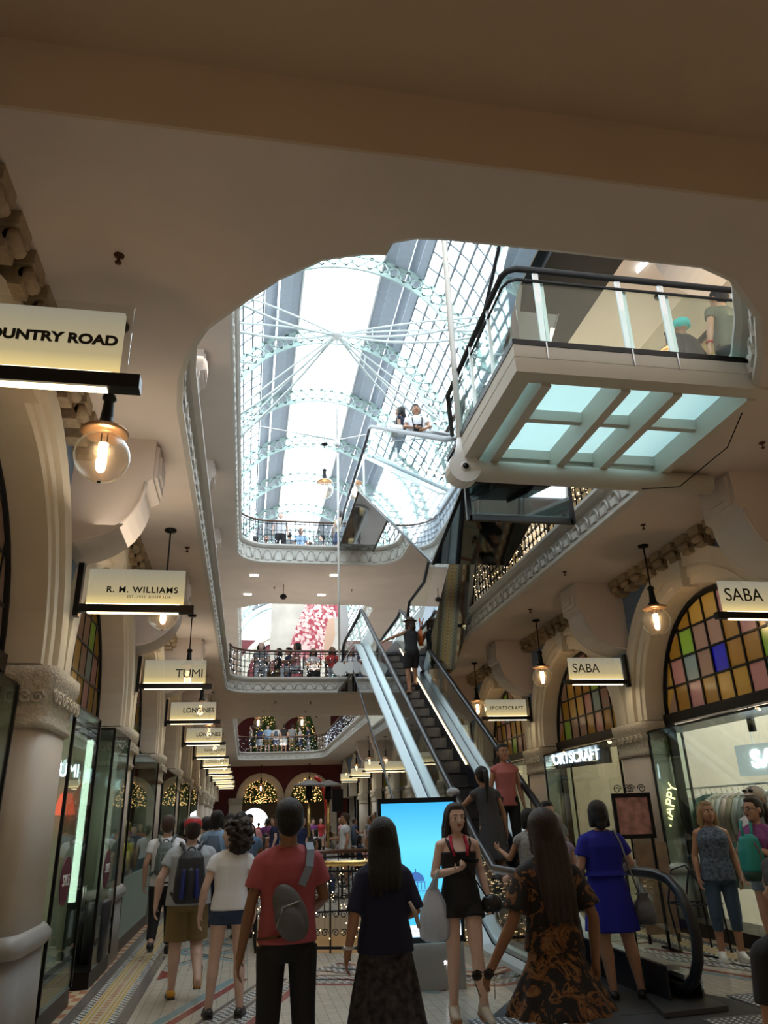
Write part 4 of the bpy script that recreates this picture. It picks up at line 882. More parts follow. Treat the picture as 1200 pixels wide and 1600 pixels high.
b.tube([(-.25, -.2, .5), (-.25, .2, .5), (.22, .2, .5), (.22, -.2, .5)], .012, 5, closed=True); b.build('iron_rails', IRON, t)
# ------------------------------------------------------------------ end of the hall
YE = 52
b = MB(); holes = []; outer = [(-7, 0)]
for cx in (.95, 4.05): outer += [(cx-1.12, 0), (cx-1.12, 3.0)]+[(cx-1.12*cos(pi*i/16), 3+1.12*sin(pi*i/16)) for i in range(1, 16)]+[(cx+1.12, 3.0), (cx+1.12, 0)]
outer += [(11.5, 0), (11.5, S1), (-7, S1)]
b.prism(outer, YE, YE+.5, mat=RED, axis='y')
for cx in (.95, 4.05):
    for r0, r1, o in ((1.1, 1.25, .05), (1.25, 1.4, .12), (1.4, 1.54, .2)): b.prism([(cx+r1*cos(pi*i/20), 3+r1*sin(pi*i/20)) for i in range(21)]+[(cx+r0*cos(pi*i/20), 3+r0*sin(pi*i/20)) for i in range(20, -1, -1)], YE-o, YE+.5, mat=CR, axis='y')
for cx in (-.62, 2.5, 5.6): b.box(cx-.42, cx+.42, YE-.2, YE+.5, 0, 3.05, CR); b.box(cx-.46, cx+.46, YE-.3, YE+.5, 2.7, 3.05, STN)
struct('wall_front', b)
b = MB(); b.box(-7, 11.5, YE, YE+.5, F1-.02, 9, RED)
for cx in (.3, 3.4): 
    for r0, r1, o in ((1.15, 1.35, .1), (1.35, 1.6, .2)): b.prism([(cx+r1*cos(pi*i/20), 7+r1*sin(pi*i/20)) for i in range(21)]+[(cx+r0*cos(pi*i/20), 7+r0*sin(pi*i/20)) for i in range(20, -1, -1)], YE-o, YE, mat=CR, axis='y')
for cx in (-1.6, 1.85, 5.1): b.box(cx-.45, cx+.45, YE-.25, YE, F1, 9, CR)
struct('wall_front', b)
# top-floor arch seen beside the banner
b = MB(); b.box(-7, 11.5, 46.5, 46.7, F2, 12.2, RED)
for r0, r1, o in ((2.2, 2.5, .1), (2.5, 2.8, .2), (1.2, 1.7, .15)): b.prism([(2.0+r1*cos(pi*i/24), 9.9+r1*sin(pi*i/24)) for i in range(25)]+[(2.0+r0*cos(pi*i/24), 9.9+r0*sin(pi*i/24)) for i in range(24, -1, -1)], 46.5-o, 46.5, mat=CR, axis='y')
struct('wall_front', b)
b = MB(); o_ = [(-7, 0), (-.4, 0), (-.4, 1.5)]+[(.9-1.3*cos(pi*i/14), 1.5+1.3*sin(pi*i/14)) for i in range(1, 14)]+[(2.2, 1.5), (2.2, 0), (11.5, 0), (11.5, S1), (-7, S1)]
b.prism(o_, 75, 75.4, mat=GREYP, axis='y'); struct('wall_front', b)
# banner with the dress picture, hung above the far void
def banner():
    t = thing('banner', 'huge hanging photo banner of a figure in a red floral dress, head out of view', 'banner', (1.0, 40, 9.6))
    b = MB(); b.box(0, 4.3, -.03, 0, 0, 5.0); b.build('sheet', mat('banner_sheet', (.52, .45, .38), .6, var=.25, vscale=.6), t)
    F = bpy.data.materials.new('floral_print'); F.use_nodes = True; N, L = nodes(F); p = N['Principled BSDF']; tc = N.new('ShaderNodeTexCoord'); v = N.new('ShaderNodeTexVoronoi'); v.inputs['Scale'].default_value = 7; r = N.new('ShaderNodeValToRGB')
    L.new(tc.outputs['Object'], v.inputs['Vector']); L.new(v.outputs['Color'], r.inputs[0]); L.new(r.outputs[0], p.inputs['Base Color'])
    r.color_ramp.elements[0].color = (.35, .03, .05, 1); r.color_ramp.elements[0].position = .35; r.color_ramp.elements[1].color = (.75, .50, .45, 1); r.color_ramp.elements[1].position = .6
    b = MB(); b.prism([(1.0, 0), (1.1, .9), (1.5, 2.2), (1.85, 3.0), (1.75, 5), (3.45, 5), (3.75, 3.9), (3.8, 2.5), (3.5, 2.35), (3.3, 1.6), (3.2, 0)], -.034, -.031, mat=F, axis='y'); b.build('dress_print', F, t)
    b = MB(); b.prism([(2.9, 0), (2.95, 1.2), (3.15, 2.3), (3.5, 2.4), (3.55, 1.4), (3.3, .5), (3.25, 0)], -.038, -.035, mat=mat('print_skin', (.55, .33, .22), .6), axis='y'); b.build('arm_print', MAT['print_skin'], t)
    b = MB(); b.box(3.85, 4.3, -.035, -.031, 0, 5); b.build('column_print', mat('print_grey', (.33, .30, .28), .6), t)
    b = MB(); b.tube([(.3, 0, 5), (.3, 0, 5.6)], .02, 5); b.tube([(4, 0, 5), (4, 0, 5.6)], .02, 5); b.build('hanging_wire', BLK, t)
banner()
# christmas trees and garlands
LEAF = mat('fir_green', (.05, .12, .03), .7, var=.4, vscale=30)
def foliage(b, pts, s):
    for p in pts:
        d = Vector((random.gauss(0, 1), random.gauss(0, 1), random.gauss(-.3, .7))).normalized()*s; a = d.cross(Vector((random.gauss(0, 1), random.gauss(0, 1), random.gauss(0, 1)))).normalized()*s*.35; p = Vector(p)
        b.add([p-d*.3, p+a, p+d, p-a], [(0, 1, 2, 3)])
def tree(x, y, z, r, h, lab):
    t = thing('christmas_tree', lab, 'tree', (x, y, z), 0, 'lit fir trees'); b = MB(); P_ = []; 
    for i in range(2600): u = random.random(); a = random.uniform(0, 2*pi); q = r*(1-u)**.7*random.uniform(.8, 1.05); P_.append((q*cos(a), q*sin(a), .25+u*h))
    foliage(b, P_, .16); b.rings([(0, 0, .25, r*.8, r*.8), (0, 0, .25+h*.5, r*.5, r*.5), (0, 0, .2+h, .03, .03)], 14); b.build('foliage', LEAF, t)
    b = MB(); b.tube([(0, 0, 0), (0, 0, .4)], .08, 8); b.build('trunk', WOOD, t)
    b = MB()
    for i in range(230): p = random.choice(P_); b.ell((p[0]*1.05, p[1]*1.05, p[2]), .022, .022, .022, 5, 3)
    tag(b.build('tree_lights', emis('tree_light', (1, .55, .2), 3.5), t), kind='stuff')
tree(1.15, 49.3, F1, 1.0, 2.9, 'round-looking lit christmas tree on the far first-floor gallery, left of the pair'); tree(3.6, 49.3, F1, .85, 2.9, 'lit christmas tree on the far first-floor gallery, right of the pair')
for i, cx in enumerate((.95, 4.05)):
    b = MB(); P_ = []
    for k in range(2200): a = random.uniform(0, pi); q = random.uniform(0, 1.1)**.8; P_.append((q*cos(a)*1.05, random.uniform(-.25, .15), -.35+q*sin(a)*1.35 if q*sin(a) > .0 else -.35))
    foliage(b, P_, .13); t = thing('garland', 'green garland with warm lights filling the %s arch at the end of the hall' % ('left', 'right')[i], 'garland', (cx, YE+.2, 3.05)); b.build('foliage', LEAF, t)
    b = MB()
    for k in range(200): p = random.choice(P_); b.ell((p[0], -.3, p[2]), .02, .02, .02, 5, 3)
    tag(b.build('fairy_lights', emis('tree_light', (1, .55, .2), 3.5), t), kind='stuff')
    pend(cx, YE-1.2, S1, 'pendant lamp glowing before the %s arch at the end of the hall' % ('left', 'right')[i], False, 1.3, 'pendants at the end of the hall')
for i, (x, y) in enumerate(((.6, 47.5), (3.3, 47.5))): pend(x, y, S2, 'pendant lamp over the far first-floor gallery before the %s fir tree' % ('left', 'right')[i], False, 1.6, 'pendants over the far gallery')
# upper pendants
pend(6.11, 8.4, S2, 'pendant lamp hanging above the glass landing, seen through its balustrade', True, 1.12, 'upper pendants')
b = MB(); b.tube([(2.08, 21, 12.75), (2.08, 21, 15.5)], .012, 5); tag(b.build('lamp_cable', BLK), 'thin cable dropping from the glass roof to a pendant lamp', 'cable')
pend(2.08, 21.0, 12.8, 'pendant lamp hanging in the bright space under the glass roof', False, 1.5, 'upper pendants'); pend(5.75, 12.0, S2, 'glowing pendant beside the mirror panel over the right gallery', True, 1.3, 'upper pendants')
# patio heaters
for i, (x, y) in enumerate(((1.75, 22), (2.35, 22.6))):
    t = thing('patio_heater', 'tall patio heater with a flat hood among the cafe tables, %s of the two' % ('left', 'right')[i], 'patio heater', (x, y, 0)); b = MB(); b.lathe([(.44, 2.46), (.43, 2.49), (.06, 2.62), (.02, 2.63)], n=20); b.build('hood', GREYP, t); b = MB(); b.tube([(0, 0, .8), (0, 0, 2.1)], .045, 10); b.build('pole', BRASS, t); b = MB(); b.lathe([(.11, 2.1), (.09, 2.45)], n=14); b.build('burner', BLK, t); b = MB(); b.lathe([(.25, 0.002), (.22, .1), (.2, .75), (.06, .82)], n=16); b.build('base', GREYP, t)
t = thing('loudspeaker', 'black loudspeaker on a tall stand behind the cafe tables', 'speaker', (3.0, 26, 0)); b = MB(); b.box(-.18, .18, -.15, .15, 1.8, 2.5); b.build('cabinet', BLK, t); b = MB(); b.tube([(0, 0, 0), (0, 0, 1.8)], .02, 6); b.build('stand', BLK, t)
b = MB(); b.tube([(3.1, 30, 0), (3.1, 30, 1.2)]+[(2.6+.5*cos(q*pi/10), 30, 1.2+1.9*sin(q*pi/10)) for q in range(6)], .07, 8); tag(b.build('red_arch', mat('red_paint', (.5, .02, .02), .4)), 'curved glowing red arch among the cafe tables', 'arch')
CAFE = [(random.uniform(.9, 3.9), 16.2+i*1.5) for i in range(11)]
for i, (x, y) in enumerate(CAFE):
    t = thing('cafe_table', 'small round cafe table with a pale top, %s row of the seating area' % ORD[i], 'table', (x, y, 0), 0, 'cafe tables'); b = MB(); b.lathe([(.33, .72), (.33, .745)], n=18); b.build('table_top', CR, t); b = MB(); b.tube([(0, 0, 0.01), (0, 0, .72)], .025, 6); b.lathe([(.2, 0), (.03, .03)], n=12); b.build('pedestal', BLK, t)
# ceiling fittings
for i, (x, y, z) in enumerate(((-.95, 4.0, S1), (-.9, 9.6, S1), (5.0, 8.2, S1), (4.75, 10.2, S1), (5.0, 12.4, S1), (5.1, 5.9, S1), (.8, 23.5, S1), (1.9, 23.6, S1), (.5, 25.5, S1), (1.9, 25.6, S1), (.7, 24.5, S2), (3.4, 24.6, S2), (6.0, 7.5, S2))):
    b = MB(); b.lathe([(.035, -.001), (.03, -.012), (.008, -.02), (.008, -.05), (.022, -.055), (.02, -.065), (.003, -.07)], n=12); o = b.build('sprinkler', mat('dark_bronze', (.08, .03, .02), .4, .5)); o.location = (x, y, z)
    tag(o, 'small dark sprinkler head on the ceiling %s' % ['above the large cream sign', 'of the left aisle', 'before the large right arch', 'of the right aisle', 'farther down the right aisle', 'beside the glass landing', 'under the first-floor bridge, front left', 'under the first-floor bridge, front right', 'under the first-floor bridge, rear left', 'under the first-floor bridge, rear right', 'under the top bridge, left', 'under the top bridge, right', 'of the cream upper ceiling'][i], 'sprinkler', 'ceiling sprinklers')
for i, (x, y) in enumerate(((.0, 23.2), (2.6, 23.0), (-.2, 25.4), (2.4, 25.3))):
    b = MB(); b.box(-.13, .13, -.06, .06, -.02, -.002); o = b.build('downlight', emis('downlight', (1, .95, .85), 8)); o.location = (x, y, S2); tag(o, 'small twin downlight under the topmost bridge, %s' % ['front left', 'front right', 'rear left', 'rear right'][i], 'downlight', 'downlights under the top bridge')
t = thing('security_camera', 'dark dome security camera hanging under the topmost bridge', 'camera', (1.0, 24.2, S2)); b = MB(); b.tube([(0, 0, 0), (0, 0, -.35)], .015, 6); b.build('stem', BLK, t); b = MB(); b.ell((0, 0, -.42), .12, .12, .1, 12, 8); b.build('dome', BLK, t)
t = thing('tube_light', 'slim bright fluorescent tube on the cream upper ceiling', 'light', (5.6, 7.2, S2-.05), radians(12)); b = MB(); b.tube([(0, -.7, 0), (0, .7, 0)], .02, 8); b.build('tube', emis('tube_white', (.9, .95, 1), 5), t)
b = MB(); b.box(6.9, 7.0, 3, 40, F1, S2, SHOPW); struct('wall_right', b)
for k in range(6):
    y = BY[k]+2.1; t = thing('upper_shopfront', 'arched cream shopfront on the right first-floor gallery, %s from the viewer' % ORD[k], 'shopfront', (6.45, y, F1), 0, 'first-floor shopfronts'); b = MB(); b.box(-.02, .04, -1.2, 1.2, 0, 2.6); b.build('window_pane', translucent('warm_window', (.7, .6, .35)), t); b = MB()
    for q in (-1.2, 0, 1.2): b.box(-.05, .02, q-.04, q+.04, 0, 2.6)
    b.box(-.05, .02, -1.2, 1.2, 2.5, 2.6); b.build('frame', BLK, t)
for k in range(3): area('fill_light', (5.7, 5+5*k, F1+1.2), 1.2, 40, (1, .85, .62), (pi, 0, 0), 3); area('fill_light', (-1.1, 6+5*k, S2-.15), .6, 5, (1, .9, .75))  # fill lights without fittings, added to brighten the upper gallery ceilings

for x, y in ((-1.0, .5), (5.3, .5), (-1.0, -3.6), (5.3, -3.6), (2, -2)): point('lamp_or_fill_light', (x, y, 3.7), 8, (1, .76, .54), .15)  # unseen lights added behind the viewer to brighten the near beam and ceiling
for y in (7, 15, 24.5, 30, 38, 46): area('fill_light', (-1.1 if y < 22 else 2, y, S1+.9 if y > 22 else S1-.9), .7, 8 if y < 22 else 30, (1, .85, .65), (pi, 0, 0) if y < 22 else (pi, 0, 0), 3)  # added upward fill along the left aisle, bridge and far void
for x in (-1, 3): area('fill_light', (x, 62, S1-.1), 3, 50, WRM)  # added fill that lifts the dark space behind the end arches
# ================================================================== PEOPLE
SKIN = {'fair': mat('skin_fair', (.55, .33, .24), .5, var=.04), 'tan': mat('skin_tan', (.42, .22, .13), .5, var=.04), 'brown': mat('skin_brown', (.27, .13, .07), .5, var=.04), 'pale': mat('skin_pale', (.62, .42, .34), .5, var=.04)}
HAIR = {n: mat('hair_'+n.replace(' ', '_'), c, .45, bump=.8, bscale=40, wave=(6, 6, .5)) for n, c in {'black': (.008, .006, .006), 'dark brown': (.03, .015, .01), 'brown': (.06, .03, .018), 'blonde': (.42, .28, .13), 'grey': (.3, .28, .26)}.items()}
def cloth(name, col, **k):
    k.setdefault('bump', .5); k.setdefault('bscale', 9); k.setdefault('wave', (1, 1, .45)); k.setdefault('rough', .85); return mat('fabric_'+name, col, **k)
def solid(mb, vox, sm=4, fac=.5):
    me = bpy.data.meshes.new('tmp'); me.from_pydata(mb.v, [], mb.f)
    bm = bmesh.new(); bm.from_mesh(me); bmesh.ops.recalc_face_normals(bm, faces=bm.faces); bm.to_mesh(me); bm.free()
    o = bpy.data.objects.new('tmp', me); COL.objects.link(o)
    r = o.modifiers.new('r', 'REMESH'); r.mode = 'VOXEL'; r.voxel_size = vox; r.use_smooth_shade = True
    if sm: s = o.modifiers.new('s', 'SMOOTH'); s.factor = fac; s.iterations = sm
    out = bpy.data.meshes.new_from_object(o.evaluated_get(bpy.context.evaluated_depsgraph_get()))
    bpy.data.objects.remove(o); out.materials.clear(); return out
def skinobj(name, mb, m, parent, vox, sm=4):
    me = solid(mb, vox, sm); me.materials.append(m); me.name = name
    for p in me.polygons: p.use_smooth = True
    o = bpy.data.objects.new(name, me); COL.objects.link(o); o.parent = parent; return o
V = Vector
HS = 1.09
def EL(b, c, rx, ry, rz, n=16, m=10, **k): return b.ell(c, rx*HS, ry*HS, rz*HS, n, m, **k)
def lerp(a, b, t): return V(a)*(1-t)+V(b)*t
def hand(b, w, d, n, curl=.5, s=1, grip=False):
    "palm, four unequal bent fingers, thumb from the side of the palm; w wrist, d direction, n palm normal, s thumb side sign"
    d = V(d).normalized(); n = V(n); n = (n-d*n.dot(d)).normalized(); t = d.cross(n).normalized()*s
    w = V(w); c = w+d*.05
    R = Matrix((t, d, n)).transposed()
    b.ell(c, .038, .052, .017, 12, 8, rot=R); b.cap(w-d*.01, w+d*.03, .024, .026, 8)
    for i, (off, L) in enumerate(((.027, .068), (.009, .078), (-.009, .073), (-.026, .056))):
        p = w+d*.088+t*off; a = curl*.6; q = p+(d*cos(a)+n*sin(a)+t*off*.6)*L*.5; a2 = curl*1.7; r = q+(d*cos(a2)+n*sin(a2))*L*.5
        b.cap(p-d*.02, q, .0095, .009, 8); b.cap(q, r, .009, .0075, 8)
    p = w+d*.03+t*.028; a = .75; q = p+(d*cos(a)+t*sin(a)+n*.35).normalized()*.036; r = q+(d*.9+t*.1+n*.5*(1+curl)).normalized()*.034
    b.cap(p, q, .013, .010, 8); b.cap(q, r, .010, .008, 8)
BASE = dict(neck=(0, -.012, 1.43), head=(0, .01, 1.585), sr=(.168, 0, 1.362), er=(.235, -.03, 1.12), wr=(.245, .05, .885), hr=(.088, 0, .90), kr=(.098, .015, .49), ar=(.10, -.03, .085))
for k_ in ('s', 'e', 'w', 'h', 'k', 'a'): v = BASE[k_+'r']; BASE[k_+'l'] = (-v[0], v[1], v[2])
def figure(label, loc, face, H=1.7, pose=None, skin='fair', sex='m', top=None, bottom=None, shoes=None, hair=('short', 'black'), hat=None, vox=.0085, build=1.0, lean=(0, 0), turn=0, facing=False, curl=(.5, .5), palm=None, nod=0, group=None, name='person', lowpoly=False, fr=0, fl=0, feet=None):
    """face: heading in degrees, 0 = away from the viewer down the hall, 180 = toward the viewer."""
    t = thing(name, label, 'person', loc, radians(face), group); k_ = H/1.7; t.scale = (k_*1.07, k_*1.07, k_)
    J = dict(BASE)
    if sex == 'f': J.update(sr=(.148, 0, 1.352), sl=(-.148, 0, 1.352), er=(.205, -.03, 1.11), el=(-.205, -.03, 1.11), wr=(.22, .05, .88), wl=(-.22, .05, .88))
    J.update(pose or {}); lx, ly = lean
    def ln(p): p = V(p); k = max(0, p.z-.95); return V((p.x+lx*k, p.y+ly*k, p.z))
    for k in J:
        if k not in ('hr', 'hl', 'kr', 'kl', 'ar', 'al'): J[k] = ln(J[k])
        else: J[k] = V(J[k])
    W_ = build*(1 if sex == 'm' else .92); off = lambda z: (lx*max(0, z-.95), ly*max(0, z-.95))
    Rh = Matrix.Rotation(radians(turn), 3, 'Z') @ Matrix.Rotation(radians(-nod), 3, 'X'); hc = J['head']
    def hp(x, y, z): return hc+Rh @ (V((x, y, z))*HS)
    SK = SKIN[skin]; b = MB()
    def TR(zs): return [(off(z)[0], off(z)[1]+dy, z, rx*W_, ry*W_) for z, rx, ry, dy in zs]
    # body: one continuous surface
    if sex == 'm': prof = [(.80, .10, .08, 0), (.88, .155, .105, -.005), (.95, .155, .105, 0), (1.06, .138, .10, 0), (1.2, .155, .112, 0), (1.31, .165, .112, 0), (1.38, .14, .09, -.005), (1.43, .06, .06, -.01)]
    else: prof = [(.80, .11, .085, 0), (.88, .165, .11, -.01), (.95, .155, .105, -.005), (1.07, .115, .09, 0), (1.2, .135, .10, .01), (1.29, .14, .112, .02), (1.37, .125, .082, 0), (1.42, .055, .055, -.01)]
    b.rings(TR(prof), 20, pw=2.3)
    b.cap(J['neck']-V((0, 0, .04)), hp(0, -.01, -.05), .052 if sex == 'm' else .045, .05 if sex == 'm' else .043, 12)
    EL(b, hp(0, -.012, .03), .074, .093, .092, 20, 14, rot=Rh); EL(b, hp(0, .018, -.025), .060, .070, .085, 18, 12, rot=Rh); EL(b, hp(0, .052, -.078), .030, .028, .026, 12, 8, rot=Rh)
    if not lowpoly:
        b.cap(hp(0, .082, .018), hp(0, .102, -.018), .009, .014, 8); b.cap(hp(-.03, .073, .035), hp(.03, .073, .035), .012, .012, 8)
        for s_ in (-1, 1): EL(b, hp(s_*.076, -.008, -.005), .009, .018, .030, 8, 8, rot=Rh); EL(b, hp(s_*.036, .058, -.018), .022, .022, .02, 8, 6, rot=Rh)
    for s_, q in (('r', 1), ('l', -1)):
        S, E, Wr = J['s'+s_], J['e'+s_], J['w'+s_]
        b.cap(V((q*.05, 0, 1.405))+V((*off(1.4), 0)), S, .045, .052*W_, 12); b.cap(S, E, .049*W_, .037*W_, 12); b.cap(E, lerp(E, Wr, .35), .037*W_, .040*W_, 12); b.cap(lerp(E, Wr, .3), Wr, .040*W_, .024, 12)
        d = Wr-E; n = V((-q, 0, 0)) if not palm or s_ not in palm else V(palm[s_])
        d_ = d.normalized()
        if abs(d_.z) > .7:
            tt = d_.cross((n-d_*n.dot(d_)).normalized()); sg = 1 if tt.y > 0 else -1
        else:
            tt = d_.cross((n-d_*n.dot(d_)).normalized()); sg = 1 if tt.z > 0 else -1
        hand(b, Wr, d, n, curl[0 if s_ == 'r' else 1], sg)
        Hh, K, A = J['h'+s_], J['k'+s_], J['a'+s_]
        lw = W_*(1.04 if sex == 'f' else 1)
        b.cap(Hh, K, .088*lw, .054*lw, 14); b.cap(K, lerp(K, A, .35)+V((0, -.012, 0)), .052*lw, .054*lw, 14); b.cap(lerp(K, A, .3)+V((0, -.01, 0)), A, .052*lw, .034, 14); b.cap(A, A+V((0, .01, -.03)), .034, .036, 10)
    skinobj('body', b, SK, t, vox, 3)
    # feet / shoes
    FEET = feet or {}
    for s_ in ('r', 'l'):
        A = J['a'+s_]; pit, yaw = FEET.get(s_, (0, 6 if s_ == 'l' else -6)); R = Matrix.Rotation(radians(yaw), 3, 'Z') @ Matrix.Rotation(radians(-pit), 3, 'X')
        f_ = lambda x, y, z: A+R @ V((x, y, z))
        kind, sm_, sole = shoes or ('sneaker', BLK, BLK)
        b = MB(); b.cap(f_(0, -.03, -.04), f_(0, .15, -.052), .042, .034, 12); b.cap(f_(0, .02, -.02), f_(0, .10, -.045), .040, .036, 12)
        if kind == 'sneaker': b.cap(f_(0, -.02, -.0), f_(0, -.02, -.05), .047, .046, 12)
        skinobj('shoe', b, sm_, t, max(vox, .009), 2)
        b = MB(); vs = []; 
        for zz in (-.085, -.065):
            for x, y in ((-.034, -.07), (.034, -.07), (.040, .02), (.046, .12), (.030, .185), (-.030, .185), (-.046, .12), (-.040, .02)): vs.append(f_(x, y, zz))
        b.add(vs, [tuple(range(8))[::-1], tuple(range(8, 16))]+[(i, (i+1) % 8, 8+(i+1) % 8, 8+i) for i in range(8)]); b.build('shoe_sole', sole, t)
    # top garment
    if top:
        b = MB(); m_ = top['m']; z0 = top.get('hem', .84); sl = top.get('sleeve', .45); fat = top.get('fat', 1.0)*W_; low = top.get('neck', 1.435)
        if sex == 'm': pf = [(z0, .185, .135, 0), (.98, .178, .13, 0), (1.1, .168, .125, 0), (1.25, .182, .13, 0), (1.34, .18, .122, 0), (1.40, .135, .095, 0), (low, .072, .07, -.01)]
        else: pf = [(z0, .175, .13, 0), (.97, .168, .125, 0), (1.08, .145, .112, 0), (1.22, .158, .12, .008), (1.30, .162, .13, .014), (1.37, .145, .098, 0), (low, .065, .065, -.01)]
        b.rings([(off(z)[0], off(z)[1]+dy, z, rx*fat, ry*fat) for z, rx, ry, dy in sorted(p for p in pf if p[0] >= z0-.001 and p[0] <= low+.001)], 24, pw=2.4)
        for s_, q in (('r', 1), ('l', -1)):
            S, E, Wr = J['s'+s_], J['e'+s_], J['w'+s_]
            if sl > 0:
                o_ = V((*off(1.4), 0)); b.cap(V((q*.06, 0, 1.40))+o_, S+V((0, 0, -.004)), .050, .064*W_, 12)
                if sl <= 1: b.tube([S, lerp(S, E, sl)], [.066*W_, .062*W_*top.get('flare', 1.0)], 14)
                else: b.cap(S, E, .064*W_, .05*W_, 12); b.tube([E, lerp(E, Wr, sl-1)], [.052*W_, .042*W_], 14)
            elif top.get('wide'): b.cap(V((q*.06, 0, 1.40)), S+V((-q*.02, 0, .0)), .045, .05, 12)
        skinobj(top.get('name', 'shirt'), b, m_, t, vox*1.15, 5)
    if bottom:
        b = MB(); m_ = bottom['m']; L = bottom.get('len', 1.0); kind = bottom['kind']; wd = bottom.get('w', 1.0)
        if kind in ('shorts', 'trousers'):
            b.rings([(0, 0, .80, .13*W_, .11*W_), (0, -.004, .87, .178*W_, .132*W_), (0, 0, .96, .172*W_, .125*W_), (0, 0, 1.0, .162*W_, .118*W_)], 24, pw=2.4)
            for s_ in ('r', 'l'):
                Hh, K, A = J['h'+s_], J['k'+s_], J['a'+s_]
                if L <= 1: b.tube([Hh+V((0, 0, -.02)), lerp(Hh, K, L)], [.10*W_, (.10-.018*L)*W_*wd], 16)
                else: b.tube([Hh+V((0, 0, -.02)), lerp(Hh, K, .9), lerp(K, A, .1), lerp(K, A, (L-1)*.5), lerp(K, A, L-1)], [.10*W_, .078*W_*wd, .074*W_*wd, .066*W_*wd, .056*wd], 16)
        else:
            z1 = bottom['z']; fl_ = bottom.get('flare', .26); top_z = bottom.get('top', 1.0)
            rr = [(top_z, .150*W_, .115*W_), (.90, .185*W_, .14*W_)]+[(.90+(z1-.90)*u, .185*W_+(fl_-.185*W_)*u, .14*W_+(fl_*.8-.14*W_)*u) for u in (.3, .6, .85, 1)]
            n_ = 72; vs = []; 
            for z, rx, ry in rr:
                for k in range(n_):
                    a = 2*pi*k/n_; w_ = 1+bottom.get('pleat', .04)*sin(a*11)*min(1, max(0, (.95-z)/.3)); vs.append((rx*w_*cos(a), ry*w_*sin(a), z))
            N_ = len(rr); b.add(vs, [(i*n_+k, i*n_+(k+1) % n_, (i+1)*n_+(k+1) % n_, (i+1)*n_+k) for i in range(N_-1) for k in range(n_)]+[tuple(range(n_)), tuple(range((N_-1)*n_, N_*n_))[::-1]], None, True)
        skinobj(bottom.get('name', kind), b, m_, t, vox*1.15, 3)
    # hair
    if hair:
        st, hc_ = hair[:2]; hm = HAIR[hc_]; b = MB(); hl = hair[2] if len(hair) > 2 else 1.15
        EL(b, hp(0, -.026, .040), .082, .095, .090, 20, 14, rot=Rh)
        EL(b, hp(0, -.052, .0), .076, .066, .085, 16, 10, rot=Rh)
        if facing: EL(b, hp(0, .0, .092), .064, .074, .040, 16, 8, rot=Rh)
        if st == 'short': EL(b, hp(0, .0, .085), .068, .08, .048, 16, 8, rot=Rh)
        elif st == 'bob':
            for s_ in (-1, 1): b.cap(hp(s_*.055, -.02, .03), hp(s_*.066, -.03, -.085), .040, .030, 10)
            b.cap(hp(0, -.05, 0), hp(0, -.062, -.09), .06, .05, 12)
        elif st in ('long', 'longfront'):
            w_ = .07 if st == 'long' else .06
            zb = hl; nk = J['neck']
            for x in (-.055, -.028, 0, .028, .055):
                mid = hp(x*1.15, -.075, -.09); low_ = V((nk.x+x*1.5+lx*(zb-1.4), nk.y-.075-.045*(1 if sex == 'f' else 1)+ly*(zb-1.4)*.6, zb+random.uniform(-.02, .03)))
                b.cap(hp(x*.8, -.04, .05), mid, .045, .040, 10); b.cap(mid, lerp(mid, low_, .55), .040, .036, 10); b.cap(lerp(mid, low_, .55), low_, .036, .014, 10)
            if st == 'longfront':
                for s_ in (-1, 1):
                    q_ = [hp(s_*.045, .02, .08), hp(s_*.073, .005, .0), hp(s_*.080, -.005, -.09), hp(s_*.092, .0, -.21)]
                    for a_, c_, r_ in zip(q_, q_[1:], (.026, .024, .024)): b.cap(a_, c_, r_, r_*.9 if r_ != .024 else .020, 8)
            else:
                for s_ in (-1, 1): b.cap(hp(s_*.06, -.01, .04), hp(s_*.07, -.03, -.1), .03, .028, 8)
        elif st == 'ponytail': b.tube([hp(0, -.10, .06), hp(0, -.15, .05), hp(0, -.165, -.03), hp(0.0, -.15, -.03-hl)], [.028, .034, .036, .012], 10)
        elif st == 'bun': EL(b, hp(0, -.10, .075), .042, .04, .04, 12, 8)
        elif st == 'curly':
            rs = random.Random(3)
            for i in range(320):
                a, z, r_ = rs.uniform(0, 2*pi), rs.uniform(-.17, .13), .092+rs.uniform(0, .05)
                x, y = r_*cos(a)*sqrt(max(.15, 1-(z/.16)**2)), -.035+r_*sin(a)*sqrt(max(.15, 1-(z/.16)**2))
                if y > -.012 and z < .072: continue
                b.ell(hp(x*(1+.25*(z < -.05)), y-(.02 if z < -.05 else 0), z), .022, .022, .022, 7, 5)
        elif st == 'shoulder':
            for s_ in (-1, 1): b.tube([hp(s_*.045, .0, .07), hp(s_*.075, -.01, 0), hp(s_*.085, -.01, -.10), hp(s_*.08, .0, -.17)], [.034, .034, .036, .016], 8)
            b.tube([hp(0, -.05, .03), hp(0, -.08, -.1), hp(0, -.075, -.17)], [.06, .055, .03], 12)
        me_ = skinobj('hair', b, hm, t, max(vox, .008) if st == 'curly' else vox*1.1, 1 if st == 'curly' else 3)
    if hat:
        b = MB(); EL(b, hp(0, -.012, .055), .088, .104, .082, 20, 12, rot=Rh)
        if hat[0] == 'cap': EL(b, hp(0, .115, .045), .062, .07, .008, 14, 6, rot=Rh)
        if hat[0] == 'sunhat': EL(b, hp(0, 0, .04), .15, .16, .012, 20, 6, rot=Rh)
        if hat[0] == 'turban': EL(b, hp(0, -.02, .06), .105, .12, .09, 16, 10, rot=Rh); b.tube([hp(.09*cos(q*pi/8), -.015+.11*sin(q*pi/8), .03+.02*sin(q*pi/4)) for q in range(16)], .02, 6, closed=True)
        skinobj({'cap': 'cap', 'sunhat': 'sun_hat', 'turban': 'turban'}[hat[0]], b, hat[1], t, vox, 2)
